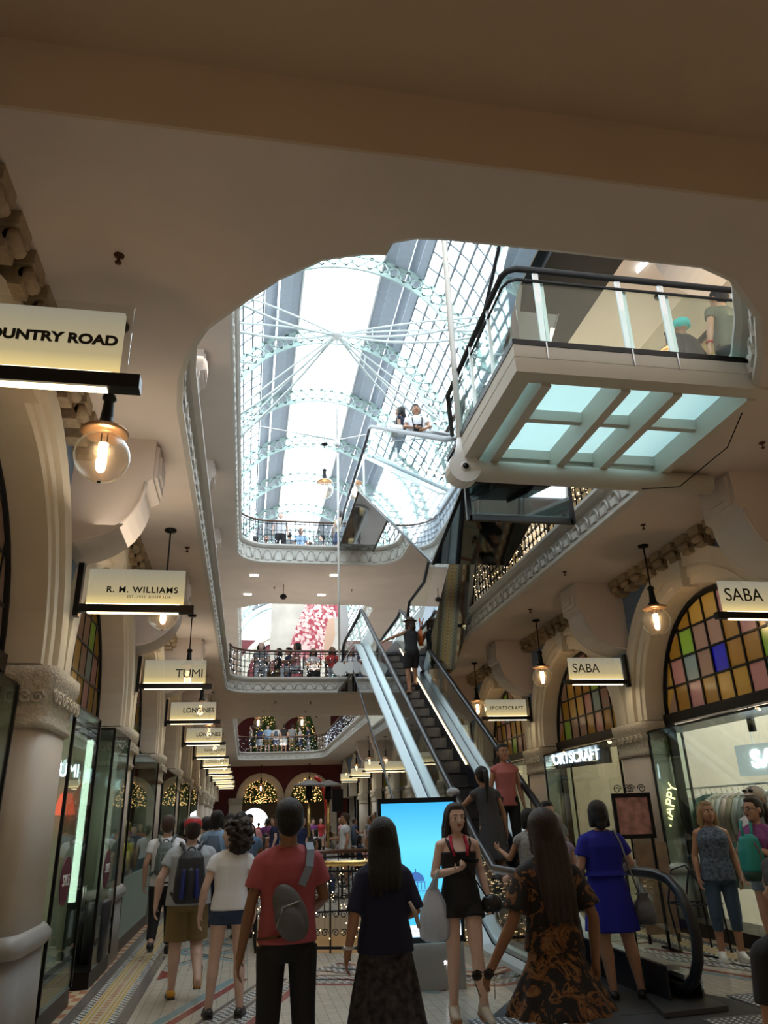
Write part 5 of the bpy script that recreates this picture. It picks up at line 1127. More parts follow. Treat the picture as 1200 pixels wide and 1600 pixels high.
        if len(hat) > 2: b = MB(); EL(b, hp(0, -.012, .115), .060, .070, .026, 16, 8, rot=Rh); b.build('cap_crown', hat[2], t)
    if facing:
        EYE = mat('eye_white', (.6, .58, .55), .2); IR = mat('iris', (.05, .03, .02), .2); LIP = mat('lips', (.40, .13, .11), .45); BRW = mat('brow', (.05, .03, .02), .8)
        for s_ in (-1, 1):
            b = MB(); EL(b, hp(s_*.030, .0725, .012), .0125, .010, .0075, 10, 8, rot=Rh); b.build('eye', EYE, t); b = MB(); EL(b, hp(s_*.030, .081, .012), .005, .003, .0055, 8, 6, rot=Rh); b.build('iris', IR, t)
            b = MB(); b.tube([hp(s_*.014, .087, .034), hp(s_*.030, .086, .039), hp(s_*.047, .074, .032)], [.003, .004, .002], 6); b.build('eyebrow', BRW, t)
        b = MB(); b.tube([hp(-.022, .078, -.047), hp(-.008, .088, -.043), hp(.008, .088, -.043), hp(.022, .078, -.047)], [.002, .0055, .0055, .002], 6); b.tube([hp(-.018, .079, -.050), hp(0, .088, -.054), hp(.018, .079, -.050)], [.002, .006, .002], 6); b.build('lips', LIP, t)
    return t, J, hp
def wpt(t, p): return Matrix.Translation(t.location) @ Matrix.Rotation(t.rotation_euler.z, 4, 'Z') @ (V(p)*t.scale[0])
def at_person(o, t): o.location = t.location; o.rotation_euler = t.rotation_euler; o.scale = t.scale
SNW = ('sneaker', mat('white_shoe', (.7, .68, .62), .6), mat('sole_white', (.6, .58, .54), .6)); FLB = ('flat', mat('black_shoe', (.02, .018, .018), .4), mat('sole_dark', (.03, .025, .025), .6)); SNB = ('sneaker', MAT['black_shoe'], MAT['sole_white'])
WT = cloth('white', (.76, .77, .82)); GT = cloth('grey', (.38, .41, .45)); BKF = cloth('black', (.012, .012, .014)); NVY = cloth('navy_denim', (.03, .05, .11), bscale=60); KHK = cloth('khaki', (.20, .14, .055))
# 1 man in the red cap
t, J, hp = figure('man in grey t-shirt, khaki shorts and red cap walking away wearing a backpack', (-.53, 8.6, 0), 4, 1.60, dict(kr=(.10, .03, .50), ar=(.13, -.22, .19), kl=(-.10, 0, .49), al=(-.11, .02, .085), er=(.285, -.05, 1.12), wr=(.30, -.02, .88), el=(-.285, -.05, 1.12), wl=(-.31, -.02, .88)), 'pale', 'm',
  dict(m=GT, hem=.86, sleeve=.55, fat=1.08, flare=1.12), dict(kind='shorts', m=KHK, len=.93, w=1.22), ('flat', mat('yellow_shoe', (.55, .26, .02), .6), MAT['sole_dark']), ('short', 'dark brown'), ('cap', mat('red_cap', (.40, .015, .02), .7), mat('cap_white', (.6, .6, .6), .7)), build=1.13, feet={'r': (-72, 0), 'l': (0, 6)})
def backpack(t, lab, m1, m2, w=.15, h=.24, zc=1.16, mm=None):
    o = thing('backpack', lab, 'backpack'); at_person(o, t)
    b = MB(); b.rings([(0, -.235, zc-h, w*.8, .06), (0, -.245, zc-h+.05, w, .09), (0, -.24, zc, w*.95, .085), (0, -.22, zc+h-.07, w*.8, .07), (0, -.20, zc+h, w*.5, .045)], 24, pw=3); skinobj('pack_body', b, m1, o, .009, 3)
    b = MB()
    for s in (-1, 1): b.cap((s*w*.45, -.325, zc-h+.07), (s*w*.4, -.305, zc+.06), .028, .02, 8)
    b.build('side_pocket', m2, o)
    b = MB(); b.cap((0, -.315, zc-h+.07), (0, -.30, zc+.05), .05, .04, 10); b.build('front_pocket', m1, o)
    b = MB()
    for s in (-1, 1): b.tube([(s*.05, -.20, zc+h-.03), (s*.085, -.13, 1.43), (s*.105, -.02, 1.465), (s*.12, .10, 1.36), (s*.14, .14, 1.2), (s*.17, .05, 1.05), (s*.17, -.10, .98), (s*.11, -.19, zc-h+.05)], .018, 6)
    b.build('shoulder_strap', m1, o)
    b = MB(); b.tube([(.035*cos(q*pi/6), -.19, zc+h+.035*sin(q*pi/6)) for q in range(7)], .009, 6); b.build('grab_handle', m1, o)
    return o
BKN = mat('black_nylon', (.012, .013, .018), .55, bump=.3, bscale=20); backpack(t, 'black backpack with blue side panels on the back of the man in the red cap', BKN, mat('blue_nylon', (.01, .02, .16), .5), .155, .25, 1.14)
# 2 curly-haired woman
t, J, hp = figure('woman with frizzy dark curls in white t-shirt and short navy denim shorts', (-.10, 7.7, 0), -2, 1.56, dict(kl=(-.12, .0, .49), al=(-.15, .0, .085), kr=(.10, 0, .49), ar=(.12, -.03, .085), wl=(-.27, .02, .87), el=(-.235, -.05, 1.10)), 'pale', 'f',
  dict(m=WT, hem=.90, sleeve=.42, fat=1.10, flare=1.15), dict(kind='shorts', m=NVY, len=.30, w=1.15), FLB, ('curly', 'dark brown'), turn=62, build=1.03, feet={'l': (0, 12), 'r': (0, -8)})
# 3 man in the red t-shirt
RT = cloth('faded_red', (.40, .085, .10))
t, J, hp = figure('man with short black hair in a faded red t-shirt and black trousers, seen from behind', (.28, 5.1, 0), 3, 1.665, dict(sr=(.148, 0, 1.36), sl=(-.148, 0, 1.36), er=(.215, .0, 1.14), wr=(.17, .19, 1.04), el=(-.215, -.02, 1.12), wl=(-.26, .0, .86), al=(-.14, .05, .085), ar=(.12, -.1, .1)), 'brown', 'm',
  dict(m=RT, hem=.90, sleeve=.66, fat=1.06, flare=1.25), dict(kind='trousers', m=BKF, len=1.95), SNB, ('short', 'black'), vox=.0075, build=.88, curl=(.8, .45))
o = thing('sling_bag', 'grey sling bag worn across the back of the man in the red t-shirt', 'bag'); at_person(o, t); GB = mat('grey_nylon', (.10, .10, .105), .55, bump=.3, bscale=25)
b = MB(); R_ = Matrix.Rotation(radians(-24), 3, 'Y'); b.ell((-.0, -.165, 1.08), .088, .05, .165, 20, 12, rot=R_); b.ell((-.01, -.19, 1.03), .078, .05, .11, 16, 10, rot=R_); skinobj('bag_body', b, GB, o, .008, 2)
b = MB(); b.tube([(.045, -.205, 1.14), (-.05, -.225, 1.11), (-.085, -.215, 1.0)], .005, 5); b.build('zip', mat('zip_grey', (.35, .35, .35), .3, .5), o)
b = MB(); 
for p_, q_ in zip([(.06, -.165, 1.22), (.105, -.15, 1.32), (.12, -.10, 1.41), (.12, -.02, 1.45), (.11, .08, 1.38)], [(.105, -.15, 1.32), (.12, -.10, 1.41), (.12, -.02, 1.45), (.11, .08, 1.38), (.02, .15, 1.15)]): b.bar(p_, q_, .045, .012, up=(0, -1, .4))
b.build('shoulder_strap', mat('strap_blue_grey', (.17, .21, .26), .6), o)
b = MB(); b.bar((-.06, -.15, .95), (-.17, -.03, .93), .035, .012, up=(0, 0, 1)); b.build('lower_strap', mat('strap_brown', (.10, .04, .015), .6), o)
# 4 dark-haired woman in navy
t, J, hp = figure('woman with straight black hair in a navy top and long dark patterned skirt', (.88, 5.1, 0), -3, 1.54, dict(sr=(.13, 0, 1.345), sl=(-.13, 0, 1.345), el=(-.195, -.05, 1.12), wl=(-.235, .0, .90), er=(.20, -.03, 1.12), wr=(.12, .18, 1.05)), 'tan', 'f',
  dict(m=cloth('navy', (.008, .010, .035)), hem=.88, sleeve=.98, fat=1.18, flare=1.1), dict(kind='skirt', name='long_skirt', m=mat('fabric_skirt', (.035, .03, .033), .9, var=.9, vscale=22, bump=.5, bscale=8, wave=(3, 3, .3)), z=.10, flare=.30, pleat=.07), FLB, ('long', 'black', 1.24), build=.96, vox=.008)
o = thing('wristwatch', 'white wristwatch on the left wrist of the woman in navy', 'watch'); at_person(o, t); b = MB(); c = V((-.232, -.0, .915)); b.tube([(c.x+.032*cos(q*pi/8), c.y+.03*sin(q*pi/8), c.z) for q in range(16)], .010, 5, closed=True); b.build('strap', WHT, o); b = MB(); b.ell((c.x-.034, c.y-.008, c.z), .006, .018, .018, 10, 6); b.build('watch_face', STEEL, o)
o = thing('shoulder_strap', 'narrow pale strap crossing the right hip of the woman in navy', 'strap'); at_person(o, t); b = MB(); b.tube([(.14, -.165, 1.19), (.175, -.165, 1.12), (.20, -.13, 1.03)], [.010, .016, .012], 6); b.build('band', mat('pale_strap', (.45, .36, .30), .7), o)
# 5 woman walking toward the viewer with phone and bags
t, J, hp = figure('woman in a black sleeveless playsuit walking toward the viewer with phone raised', (1.90, 7.05, 0), 176, 1.64, dict(er=(.215, -.0, 1.11), wr=(.075, .22, 1.16), el=(-.20, -.04, 1.12), wl=(-.235, .03, .90), kr=(.095, .05, .50), ar=(.115, .03, .085), kl=(-.085, .12, .50), al=(-.11, .16, .10)), 'pale', 'f',
  dict(m=BKF, hem=.86, sleeve=0, neck=1.32, name='playsuit_top'), dict(kind='shorts', name='playsuit_shorts', m=BKF, len=.36, w=1.22), ('sneaker', mat('cream_trainer', (.50, .44, .36), .6), mat('tan_sole', (.35, .16, .07), .6)), ('longfront', 'dark brown', 1.26), vox=.007, facing=True, turn=8, nod=5, build=1.05, curl=(1.1, .9), palm={'r': (-.2, .3, .9)}, feet={'r': (0, -4), 'l': (14, 10)})
b = MB()
for s in (-1, 1): b.tube([(s*.075, .125, 1.30), (s*.10, .09, 1.37), (s*.105, .0, 1.425), (s*.10, -.08, 1.37), (s*.085, -.11, 1.30)], .009, 6)
b.build('shoulder_strap', BKF, t)
b = MB()
for s in (-1, 1): b = MB(); b.tube([(s*.055, .135, 1.27), (s*.070, .105, 1.35), (s*.06, .03, 1.43)], .014, 6); b.build('crimson_strap', mat('crimson', (.45, .01, .05), .6), t)
o = thing('phone', 'dark phone held up in the hand of the woman in the black playsuit', 'phone'); at_person(o, t); b = MB(); b.obox((-.045, .275, 1.235), (.072, .01, .010), (.0, .030, .014), (0, -.003, .006)); b.build('phone_body', BLK, o)
o = thing('wristband', 'black hair band round the wrist of the woman with the phone', 'wristband'); at_person(o, t); b = MB(); b.tube([(.125+.01*cos(q*pi/6), .14+.028*sin(q*pi/6)*.6, 1.14+.030*cos(q*pi/6)) for q in range(12)], .004, 5, closed=True); b.build('band', BLK, o)
o = thing('carrier_bag', 'white plastic carrier bag hanging from the forearm of the woman with the phone', 'bag'); at_person(o, t)
PLB = translucent('thin_plastic', (.62, .64, .70), .12, .45); N, L = nodes(PLB); 
b = MB(); vs = []; n_ = 40; prof = [(1.02, .035, .02), (.98, .06, .03), (.90, .095, .05), (.80, .115, .07), (.70, .13, .08), (.62, .12, .075), (.59, .08, .05)]
for z, rx, ry in prof:
    for k in range(n_): a = 2*pi*k/n_; w_ = 1+.07*sin(a*9+z*8)+.04*sin(a*17); vs.append((.245+rx*w_*cos(a), .07+ry*w_*sin(a), z))
b.add(vs, [(i*n_+k, i*n_+(k+1) % n_, (i+1)*n_+(k+1) % n_, (i+1)*n_+k) for i in range(6) for k in range(n_)]+[tuple(range(6*n_, 7*n_))], None, True); b.build('bag_body', PLB, o)
b = MB()
for y in (.05, .10): b.tube([(.225, y, 1.0), (.205, y+.01, 1.12), (.19, y+.01, 1.165), (.215, y+.01, 1.12), (.27, y, 1.0)], [.014, .009, .007, .009, .014], 6)
b.build('handle', PLB, o)
o = thing('handbag', 'small black handbag at the hip of the woman in the black playsuit', 'handbag'); at_person(o, t); b = MB(); b.ell((-.255, .06, .86), .095, .06, .085, 16, 10); skinobj('bag_body', b, mat('black_leather', (.01, .01, .011), .3, bump=.4), o, .009, 2); b = MB(); b.tube([(-.2, .10, .93), (-.06, .15, 1.15), (.06, .13, 1.32), (.10, 0, 1.43)], .006, 5); b.build('strap', BLK, o); b = MB(); b.tube([(-.26, .12, .80), (-.27, .125, .72)], .004, 5); b.tube([(-.29, .12, .80), (-.305, .125, .73)], .004, 5); b.build('tassel', STEEL, o)
# 6 woman in the leaf-patterned tunic
LF = bpy.data.materials.new('leaf_print'); LF.use_nodes = True; N, L = nodes(LF); p_ = N['Principled BSDF']; p_.inputs['Roughness'].default_value = .8
tc = N.new('ShaderNodeTexCoord'); nz = N.new('ShaderNodeTexNoise'); nz.inputs['Scale'].default_value = 7; nz.inputs['Detail'].default_value = 3; nz.inputs['Distortion'].default_value = 2.5; r = N.new('ShaderNodeValToRGB'); r.color_ramp.interpolation = 'CONSTANT'
L.new(tc.outputs['Object'], nz.inputs['Vector']); L.new(nz.outputs[0], r.inputs[0]); L.new(r.outputs[0], p_.inputs['Base Color'])
r.color_ramp.elements[0].color = (.010, .007, .006, 1); r.color_ramp.elements[1].position = .52; r.color_ramp.elements[1].color = (.15, .055, .014, 1); q = r.color_ramp.elements.new(.58); q.color = (.23, .11, .035, 1); q = r.color_ramp.elements.new(.64); q.color = (.02, .01, .008, 1)
t, J, hp = figure('woman with long dark hair in a loose brown and black leaf-patterned tunic', (1.70, 4.4, 0), 8, 1.56, dict(el=(-.25, -.01, 1.10), wl=(-.36, .04, .89), er=(.235, -.06, 1.10), wr=(.22, -.05, .86)), 'brown', 'f',
  dict(m=LF, hem=.93, sleeve=.8, fat=1.15, flare=1.45), dict(kind='skirt', name='tunic_skirt', m=LF, z=.62, flare=.31, pleat=.06, top=1.05), FLB, ('long', 'dark brown', 1.08), vox=.008, build=.94)
for k in range(2):
    b = MB(); b.tube([((-1)**k*.098, .01, .50), ((-1)**k*.1, 0, .12)], [.07, .06], 14); b.build('legging', BKF, t)
o = thing('sunglasses', 'pair of dark sunglasses dangling from the hand of the woman in the leaf-patterned tunic', 'sunglasses', (1.27, 4.36, .77), radians(5)); LENS = mat('dark_lens', (.015, .015, .018), .1)
for s in (-1, 1): b = MB(); b.ell((s*.033, 0, 0), .029, .006, .024, 14, 8); b.build('lens', LENS, o)
b = MB(); b.tube([(-.062, 0, .016), (-.03, 0, .026), (0, 0, .012), (.03, 0, .026), (.062, 0, .016)], .003, 5); b.tube([(-.062, 0, .016), (-.03, .03, -.05), (.0, .05, -.11)], .0025, 5); b.tube([(.062, 0, .016), (.07, .02, -.06), (.075, .04, -.12)], .0025, 5); b.build('frame', BLK, o)
# 7 woman in the blue dress
RB = cloth('royal_blue', (.006, .008, .26), bump=.3)
t, J, hp = figure('woman with a black bob in a royal blue knee-length dress and black flats', (3.36, 7.2, 0), -6, 1.63, dict(er=(.255, .02, 1.13), wr=(.27, .22, 1.07), el=(-.225, .0, 1.12), wl=(-.19, .17, 1.0), kl=(-.09, 0, .49), al=(-.07, -.02, .085), kr=(.13, 0, .49), ar=(.18, -.02, .085)), 'fair', 'f',
  dict(m=RB, hem=1.03, sleeve=.62, fat=1.06, flare=1.15, name='dress_top'), dict(kind='skirt', name='dress_skirt', m=RB, z=.56, flare=.245, pleat=.02, top=1.05), FLB, ('bob', 'black'), vox=.0085, build=1.16, feet={'l': (0, -10), 'r': (0, -20)})
o = thing('bracelet', 'pale bracelet on the left wrist of the woman in blue', 'bracelet'); at_person(o, t); b = MB(); b.tube([(-.195+.03*cos(q*pi/6), .13, 1.02+.03*sin(q*pi/6)) for q in range(12)], .006, 5, closed=True); b.build('band', WHT, o)
o = thing('drawstring_bag', 'grey drawstring handbag hanging at the right side of the woman in blue', 'handbag'); at_person(o, t); b = MB(); b.lathe([(.02, .60), (.09, .61), (.105, .68), (.085, .77), (.045, .84), (.06, .87)], (.31, -.02, 0), 20); b.build('bag_body', mat('grey_leather', (.13, .13, .15), .5, bump=.5), o); b = MB(); b.tube([(.28, -.04, .84), (.19, -.11, 1.1), (.14, -.12, 1.32), (.12, -.03, 1.44), (.13, .08, 1.36)], .009, 6); b.tube([(.34, -.02, .84), (.33, -.02, .93), (.29, -.02, .95), (.28, -.02, .84)], .006, 5); b.build('strap', mat('strap_grey', (.22, .22, .25), .5), o)
# 8-10 group at the right
t, J, hp = figure('blonde woman in a sleeveless blue floral blouse, cropped jeans and white trainers', (5.3, 8.45, 0), 160, 1.60, dict(er=(.21, -.02, 1.10), el=(-.21, -.02, 1.1)), 'tan', 'f', dict(m=mat('fabric_floral', (.10, .13, .18), .85, var=.7, vscale=35), hem=.84, sleeve=0, fat=1.12, wide=True, name='blouse'), dict(kind='trousers', name='cropped_jeans', m=cloth('denim_blue', (.05, .09, .15), bscale=50), len=1.45), SNW, ('shoulder', 'blonde'), facing=True, turn=12, build=1.04)
t, J, hp = figure('woman with glasses and dark ponytail in purple t-shirt and pale denim shorts', (5.42, 7.75, 0), 108, 1.62, dict(er=(.20, .10, 1.15), wr=(.06, .24, 1.22), el=(-.20, .06, 1.12), wl=(-.08, .22, 1.2)), 'fair', 'f', dict(m=cloth('purple', (.26, .07, .24)), hem=.88, sleeve=.5), dict(kind='shorts', m=cloth('pale_denim', (.22, .30, .38), bscale=50), len=.34, w=1.1), SNW, ('ponytail', 'dark brown', .12), facing=True, turn=-6)
b = MB()
for s in (-1, 1): b.tube([hp(s*.03+.022*cos(q*pi/6), .094, .010+.018*sin(q*pi/6)) for q in range(12)], .0025, 5, closed=True); b.tube([hp(s*.052, .09, .014), hp(s*.076, -.005, .012)], .002, 5)
b.build('glasses', BLK, t)
o = thing('backpack', 'turquoise backpack with a pink zip carried in front by the woman with the ponytail', 'backpack', (5.20, 7.62, 0), radians(15)); TQ = mat('turquoise_nylon', (.02, .30, .28), .6, bump=.4, bscale=15)
b = MB(); b.rings([(0, 0, .90, .09, .05), (0, 0, .94, .13, .09), (0, 0, 1.12, .13, .09), (0, 0, 1.24, .10, .07), (0, 0, 1.28, .05, .04)], 24, pw=3); skinobj('pack_body', b, TQ, o, .009, 3); b = MB(); b.tube([(.03, -.085, .95), (.02, -.092, 1.12), (-.02, -.08, 1.2)], .005, 5); b.build('zip', mat('pink_zip', (.55, .02, .08), .5), o)
b = MB(); b.tube([(-.06, 0, 1.24), (-.05, .02, 1.37), (.06, .10, 1.40)], .016, 6); b.tube([(.06, 0, 1.24), (.10, .02, 1.34), (.2, .10, 1.40)], .016, 6); b.build('shoulder_strap', TQ, o); b = MB(); b.rings([(0, 0, .84, .10, .07), (0, 0, .93, .125, .085)], 20, pw=3); b.build('base_panel', mat('dark_green_nylon', (.01, .05, .04), .6), o)
t, J, hp = figure('man in a white cap with dark sunglasses pushed up, standing at the right edge', (5.62, 7.95, 0), 110, 1.73, None, 'fair', 'm', dict(m=WT, sleeve=.5), dict(kind='shorts', m=KHK, len=.9), SNW, ('short', 'grey'), ('cap', mat('cap_cream', (.62, .58, .52), .7)), facing=True)
b = MB()
for s in (-1, 1): b.ell(hp(s*.033, .092, .085), .028, .012, .017, 12, 8)
b.tube([hp(-.06, .08, .09), hp(0, .10, .09), hp(.06, .08, .09)], .003, 5); b.build('sunglasses', MAT['dark_lens'], t)
# 11 man with grey backpack by the left shops
t, J, hp = figure('man in white t-shirt and black trousers walking away by the left shops', (-1.02, 11.2, 0), 2, 1.66, dict(kl=(-.09, .05, .50), al=(-.10, -.14, .17), ar=(.1, .1, .085)), 'fair', 'm', dict(m=WT, hem=.84, sleeve=.5), dict(kind='trousers', m=BKF, len=1.85), SNB, ('short', 'brown'), feet={'l': (-60, 0)}, vox=.011)
backpack(t, 'grey backpack on the man in white by the left shops', mat('grey_pack', (.09, .11, .11), .6), mat('grey_pack', (.09, .11, .11)), .12, .2, 1.18)
# escalator riders
def stepz(y, ys=8.9, z0=0): return z0+max(0, (y-ys))*SL+.1
t, J, hp = figure('woman with a long black ponytail in a grey dress leaning on the escalator handrail', (3.08, 9.7, .57), 5, 1.55, dict(el=(-.27, .12, 1.22), wl=(-.36, .30, 1.12), er=(.21, .02, 1.1)), 'tan', 'f', dict(m=cloth('dark_grey', (.06, .06, .07)), hem=.95, sleeve=.25), dict(kind='skirt', m=cloth('dark_grey', (.06, .06, .07)), z=.5, flare=.22, top=1.05), FLB, ('ponytail', 'black', .30), lean=(-.12, .05), vox=.009)
o = thing('sun_cap', 'folded grey cap held over the escalator handrail', 'cap', (2.70, 10.05, 1.84)); b = MB(); b.ell((0, 0, 0), .09, .10, .06, 14, 8); skinobj('cap_body', b, GT, o, .01, 2)
t, J, hp = figure('smiling woman in a pink top standing on the escalator facing the viewer', (3.50, 10.25, .88), 178, 1.56, None, 'tan', 'f', dict(m=cloth('dusty_pink', (.45, .14, .13)), sleeve=.1), dict(kind='trousers', m=BKF, len=1.9), FLB, ('bun', 'black'), facing=True, vox=.009)
t, J, hp = figure('woman with a short black bob in a pale patterned blouse boarding the escalator', (3.22, 8.75, .10), 4, 1.49, dict(el=(-.24, .10, 1.12), wl=(-.29, .28, 1.22)), 'tan', 'f', dict(m=mat('fabric_pale_pattern', (.30, .30, .30), .85, var=.4, vscale=60), hem=.74, sleeve=.25, fat=1.1), dict(kind='trousers', m=mat('fabric_grey_pattern', (.10, .10, .10), .85, var=.6, vscale=40), len=1.9, w=1.2), FLB, ('bob', 'black'), vox=.009)
t, J, hp = figure('person in a lilac top reaching for the escalator handrail behind the leaf-patterned tunic', (3.12, 7.75, .012), 6, 1.52, dict(el=(-.27, .10, 1.14), wl=(-.40, .30, 1.06)), 'fair', 'f', dict(m=cloth('lilac', (.36, .30, .44)), hem=.7, sleeve=.2), dict(kind='trousers', m=BKF, len=1.9), FLB, ('short', 'grey'), vox=.009)
t, J, hp = figure('woman in black with a sun hat climbing the escalator, arm on the handrail', (3.45, 15.6, 3.98), 10, 1.66, dict(el=(-.30, .10, 1.30), wl=(-.52, .24, 1.20), er=(.25, .10, 1.15), wr=(.36, .25, 1.1), kr=(.10, .12, .55), ar=(.10, .12, .3)), 'tan', 'f', dict(m=cloth('charcoal', (.03, .03, .035)), hem=.9, sleeve=.0, wide=True), dict(kind='shorts', m=BKF, len=.85), ('flat', SKIN['tan'], MAT['sole_dark']), ('shoulder', 'brown'), ('sunhat', cloth('brown_hat', (.07, .04, .02))), vox=.012)
o = thing('orange_bag', 'bright orange shoulder bag on the woman climbing the escalator', 'bag', (3.72, 15.62, 5.05), .3); b = MB(); b.rings([(0, 0, 0, .05, .13), (0, 0, .34, .03, .11)], 14, pw=4); b.build('bag_body', mat('orange_cloth', (.75, .14, .01), .7), o); b = MB(); b.tube([(0, -.08, .33), (-.08, -.04, .58), (0, .08, .33)], .012, 5); b.build('strap', MAT['orange_cloth'], o)
# pair on the upper escalator
t, J, hp = figure('woman with dark hair and a pale tote looking out over the upper escalator rail', (2.98, 13.5, F1+4.55*SL+.1), 60, 1.58, dict(wr=(.25, .2, 1.05)), 'tan', 'f', dict(m=cloth('navy', (.008, .010, .035)), sleeve=.3), dict(kind='trousers', m=NVY, len=1.9), FLB, ('shoulder', 'black'), vox=.012)
o = thing('tote_bag', 'cream tote bag on the woman riding the upper escalator', 'bag', (2.85, 13.28, F1+4.55*SL+.85)); b = MB(); b.rings([(0, 0, 0, .14, .05), (0, 0, .26, .12, .04)], 14, pw=4); b.build('bag_body', mat('cream_canvas', (.6, .57, .5), .8), o); b = MB(); b.tube([(-.05, 0, .25), (0, 0, .5), (.05, 0, .25)], .012, 5); b.build('handle', MAT['cream_canvas'], o)
t, J, hp = figure('man in a white shirt with a camera strap on the upper escalator', (3.22, 13.05, F1+4.1*SL+.1), 172, 1.64, dict(wr=(.08, .2, 1.05), wl=(-.12, .2, 1.0), er=(.25, .05, 1.15), el=(-.25, .05, 1.15)), 'tan', 'm', dict(m=WT, sleeve=.6), dict(kind='trousers', m=NVY, len=1.9), SNB, ('short', 'black'), facing=True, vox=.012)
o = thing('camera_bag', 'dark camera and strap at the waist of the man in white on the upper escalator', 'camera'); at_person(o, t); b = MB(); b.box(-.09, .09, .15, .24, .98, 1.10); b.build('camera_body', BLK, o); b = MB(); b.tube([(-.08, .17, 1.08), (-.1, .14, 1.3), (-.08, 0, 1.46), (.08, 0, 1.46), (.1, .14, 1.3), (.08, .17, 1.08)], .012, 5); b.build('strap', BLK, o)
# on the glass landing
t, J, hp = figure('person in dark clothes with a turquoise turban leaning at the landing rail', (4.85, 6.3, F1), 20, 1.42, None, 'brown', 'm', dict(m=BKF, sleeve=1.8), dict(kind='trousers', m=BKF, len=1.9), SNB, None, ('turban', mat('turquoise_cloth', (.03, .42, .38), .8)), lean=(0, .15), vox=.012)
t, J, hp = figure('person in an olive t-shirt and red wristband by the landing', (5.15, 6.05, F1), 10, 1.64, dict(el=(-.26, -.03, 1.1), wl=(-.27, .03, .88)), 'tan', 'm', dict(m=cloth('olive', (.09, .09, .06)), sleeve=.5), dict(kind='trousers', m=BKF, len=1.9), SNB, ('short', 'black'), vox=.012)
o = thing('wristband', 'red wristband on the person in olive on the landing', 'wristband'); at_person(o, t); b = MB(); b.tube([(-.268+.03*cos(q*pi/6), .02+.03*sin(q*pi/6), .92) for q in range(12)], .012, 5, closed=True); b.build('band', MAT['red_cap'], o)
# at the right-hand edge, very close
t, J, hp = figure('person in black top at the lower right corner, only shoulder showing', (1.90, 2.62, 0), 0, 1.36, None, 'tan', 'f', dict(m=BKF, sleeve=.75, fat=1.1), dict(kind='trousers', m=BKF, len=1.9), FLB, ('short', 'black'), vox=.008, build=1.1)
# ------------------------------------------------------------------ the crowd
protos = []
for i, (sx, hr_, ps, bt, bag) in enumerate((('m', ('short', 'black'), dict(ar=(.1, .15, .085), al=(-.1, -.12, .12)), dict(kind='trousers', len=1.9), 0), ('f', ('long', 'dark brown', 1.2), dict(ar=(.1, -.1, .1), al=(-.1, .1, .085)), dict(kind='shorts', len=.4), 0),
        ('m', ('short', 'brown'), dict(er=(.26, .05, 1.13), wr=(.15, .25, 1.12)), dict(kind='shorts', len=.9, w=1.15), 1), ('f', ('ponytail', 'black', .1), None, dict(kind='skirt', z=.5, flare=.24), 0), ('f', ('bob', 'black'), dict(el=(-.23, .05, 1.1), wl=(-.12, .24, 1.1)), dict(kind='trousers', len=1.9), 1))):
    bt['m'] = NVY
    t, J, hp = figure('x', (0, -40, 0), 0, 1.66, ps, 'tan', sx, dict(m=GT, sleeve=.5), bt, SNB, hr_, vox=.016, lowpoly=True)
    if bag:
        b = MB(); b.rings([(0, -.2, .95, .10, .05), (0, -.21, 1.1, .12, .07), (0, -.19, 1.36, .07, .04)], 14, pw=3); b.build('rucksack', mat('crowd_pack', (.04, .06, .09), .7), t)
    protos.append(t)
t, J, hp = figure('x', (0, -40, 0), 0, 1.66, dict(hr=(.09, 0, .88), hl=(-.09, 0, .88), kr=(.11, .40, .90), ar=(.12, .38, .50), kl=(-.11, .40, .90), al=(-.12, .38, .50), er=(.23, .08, 1.14), wr=(.12, .30, 1.12), el=(-.23, .08, 1.14), wl=(-.10, .30, 1.12)), 'tan', 'f', dict(m=GT, sleeve=.5), dict(kind='trousers', m=NVY, len=1.9), SNB, ('shoulder', 'black'), vox=.016, lowpoly=True)
protos.append(t)
CH = thing('cafe_chair', 'dark cafe chair under a seated person', 'chair', (0, -40, 0), 0, 'cafe chairs')
b = MB(); b.box(-.2, .2, -.2, .2, .37, .40); b.build('seat', BLK, CH); b = MB(); b.box(-.2, .2, -.22, -.19, .55, .85); b.box(-.19, -.165, -.22, -.19, .4, .6); b.box(.165, .19, -.22, -.19, .4, .6); b.build('backrest', BLK, CH)
for x_ in (-.18, .18):
    for y_ in (-.18, .18): b = MB(); b.box(x_-.012, x_+.012, y_-.012, y_+.012, 0.001, .37); b.build('leg', BLK, CH)
CC = {'white': (.6, .6, .62), 'pale blue': (.25, .38, .55), 'grey': (.2, .21, .22), 'black': (.015, .015, .018), 'navy': (.02, .03, .09), 'red': (.4, .03, .03), 'purple': (.2, .05, .22), 'pink': (.5, .22, .22), 'denim blue': (.08, .15, .26), 'beige': (.42, .34, .24), 'teal': (.03, .2, .2)}
used = set(); seen_ = set(); rnd = random.Random(11)
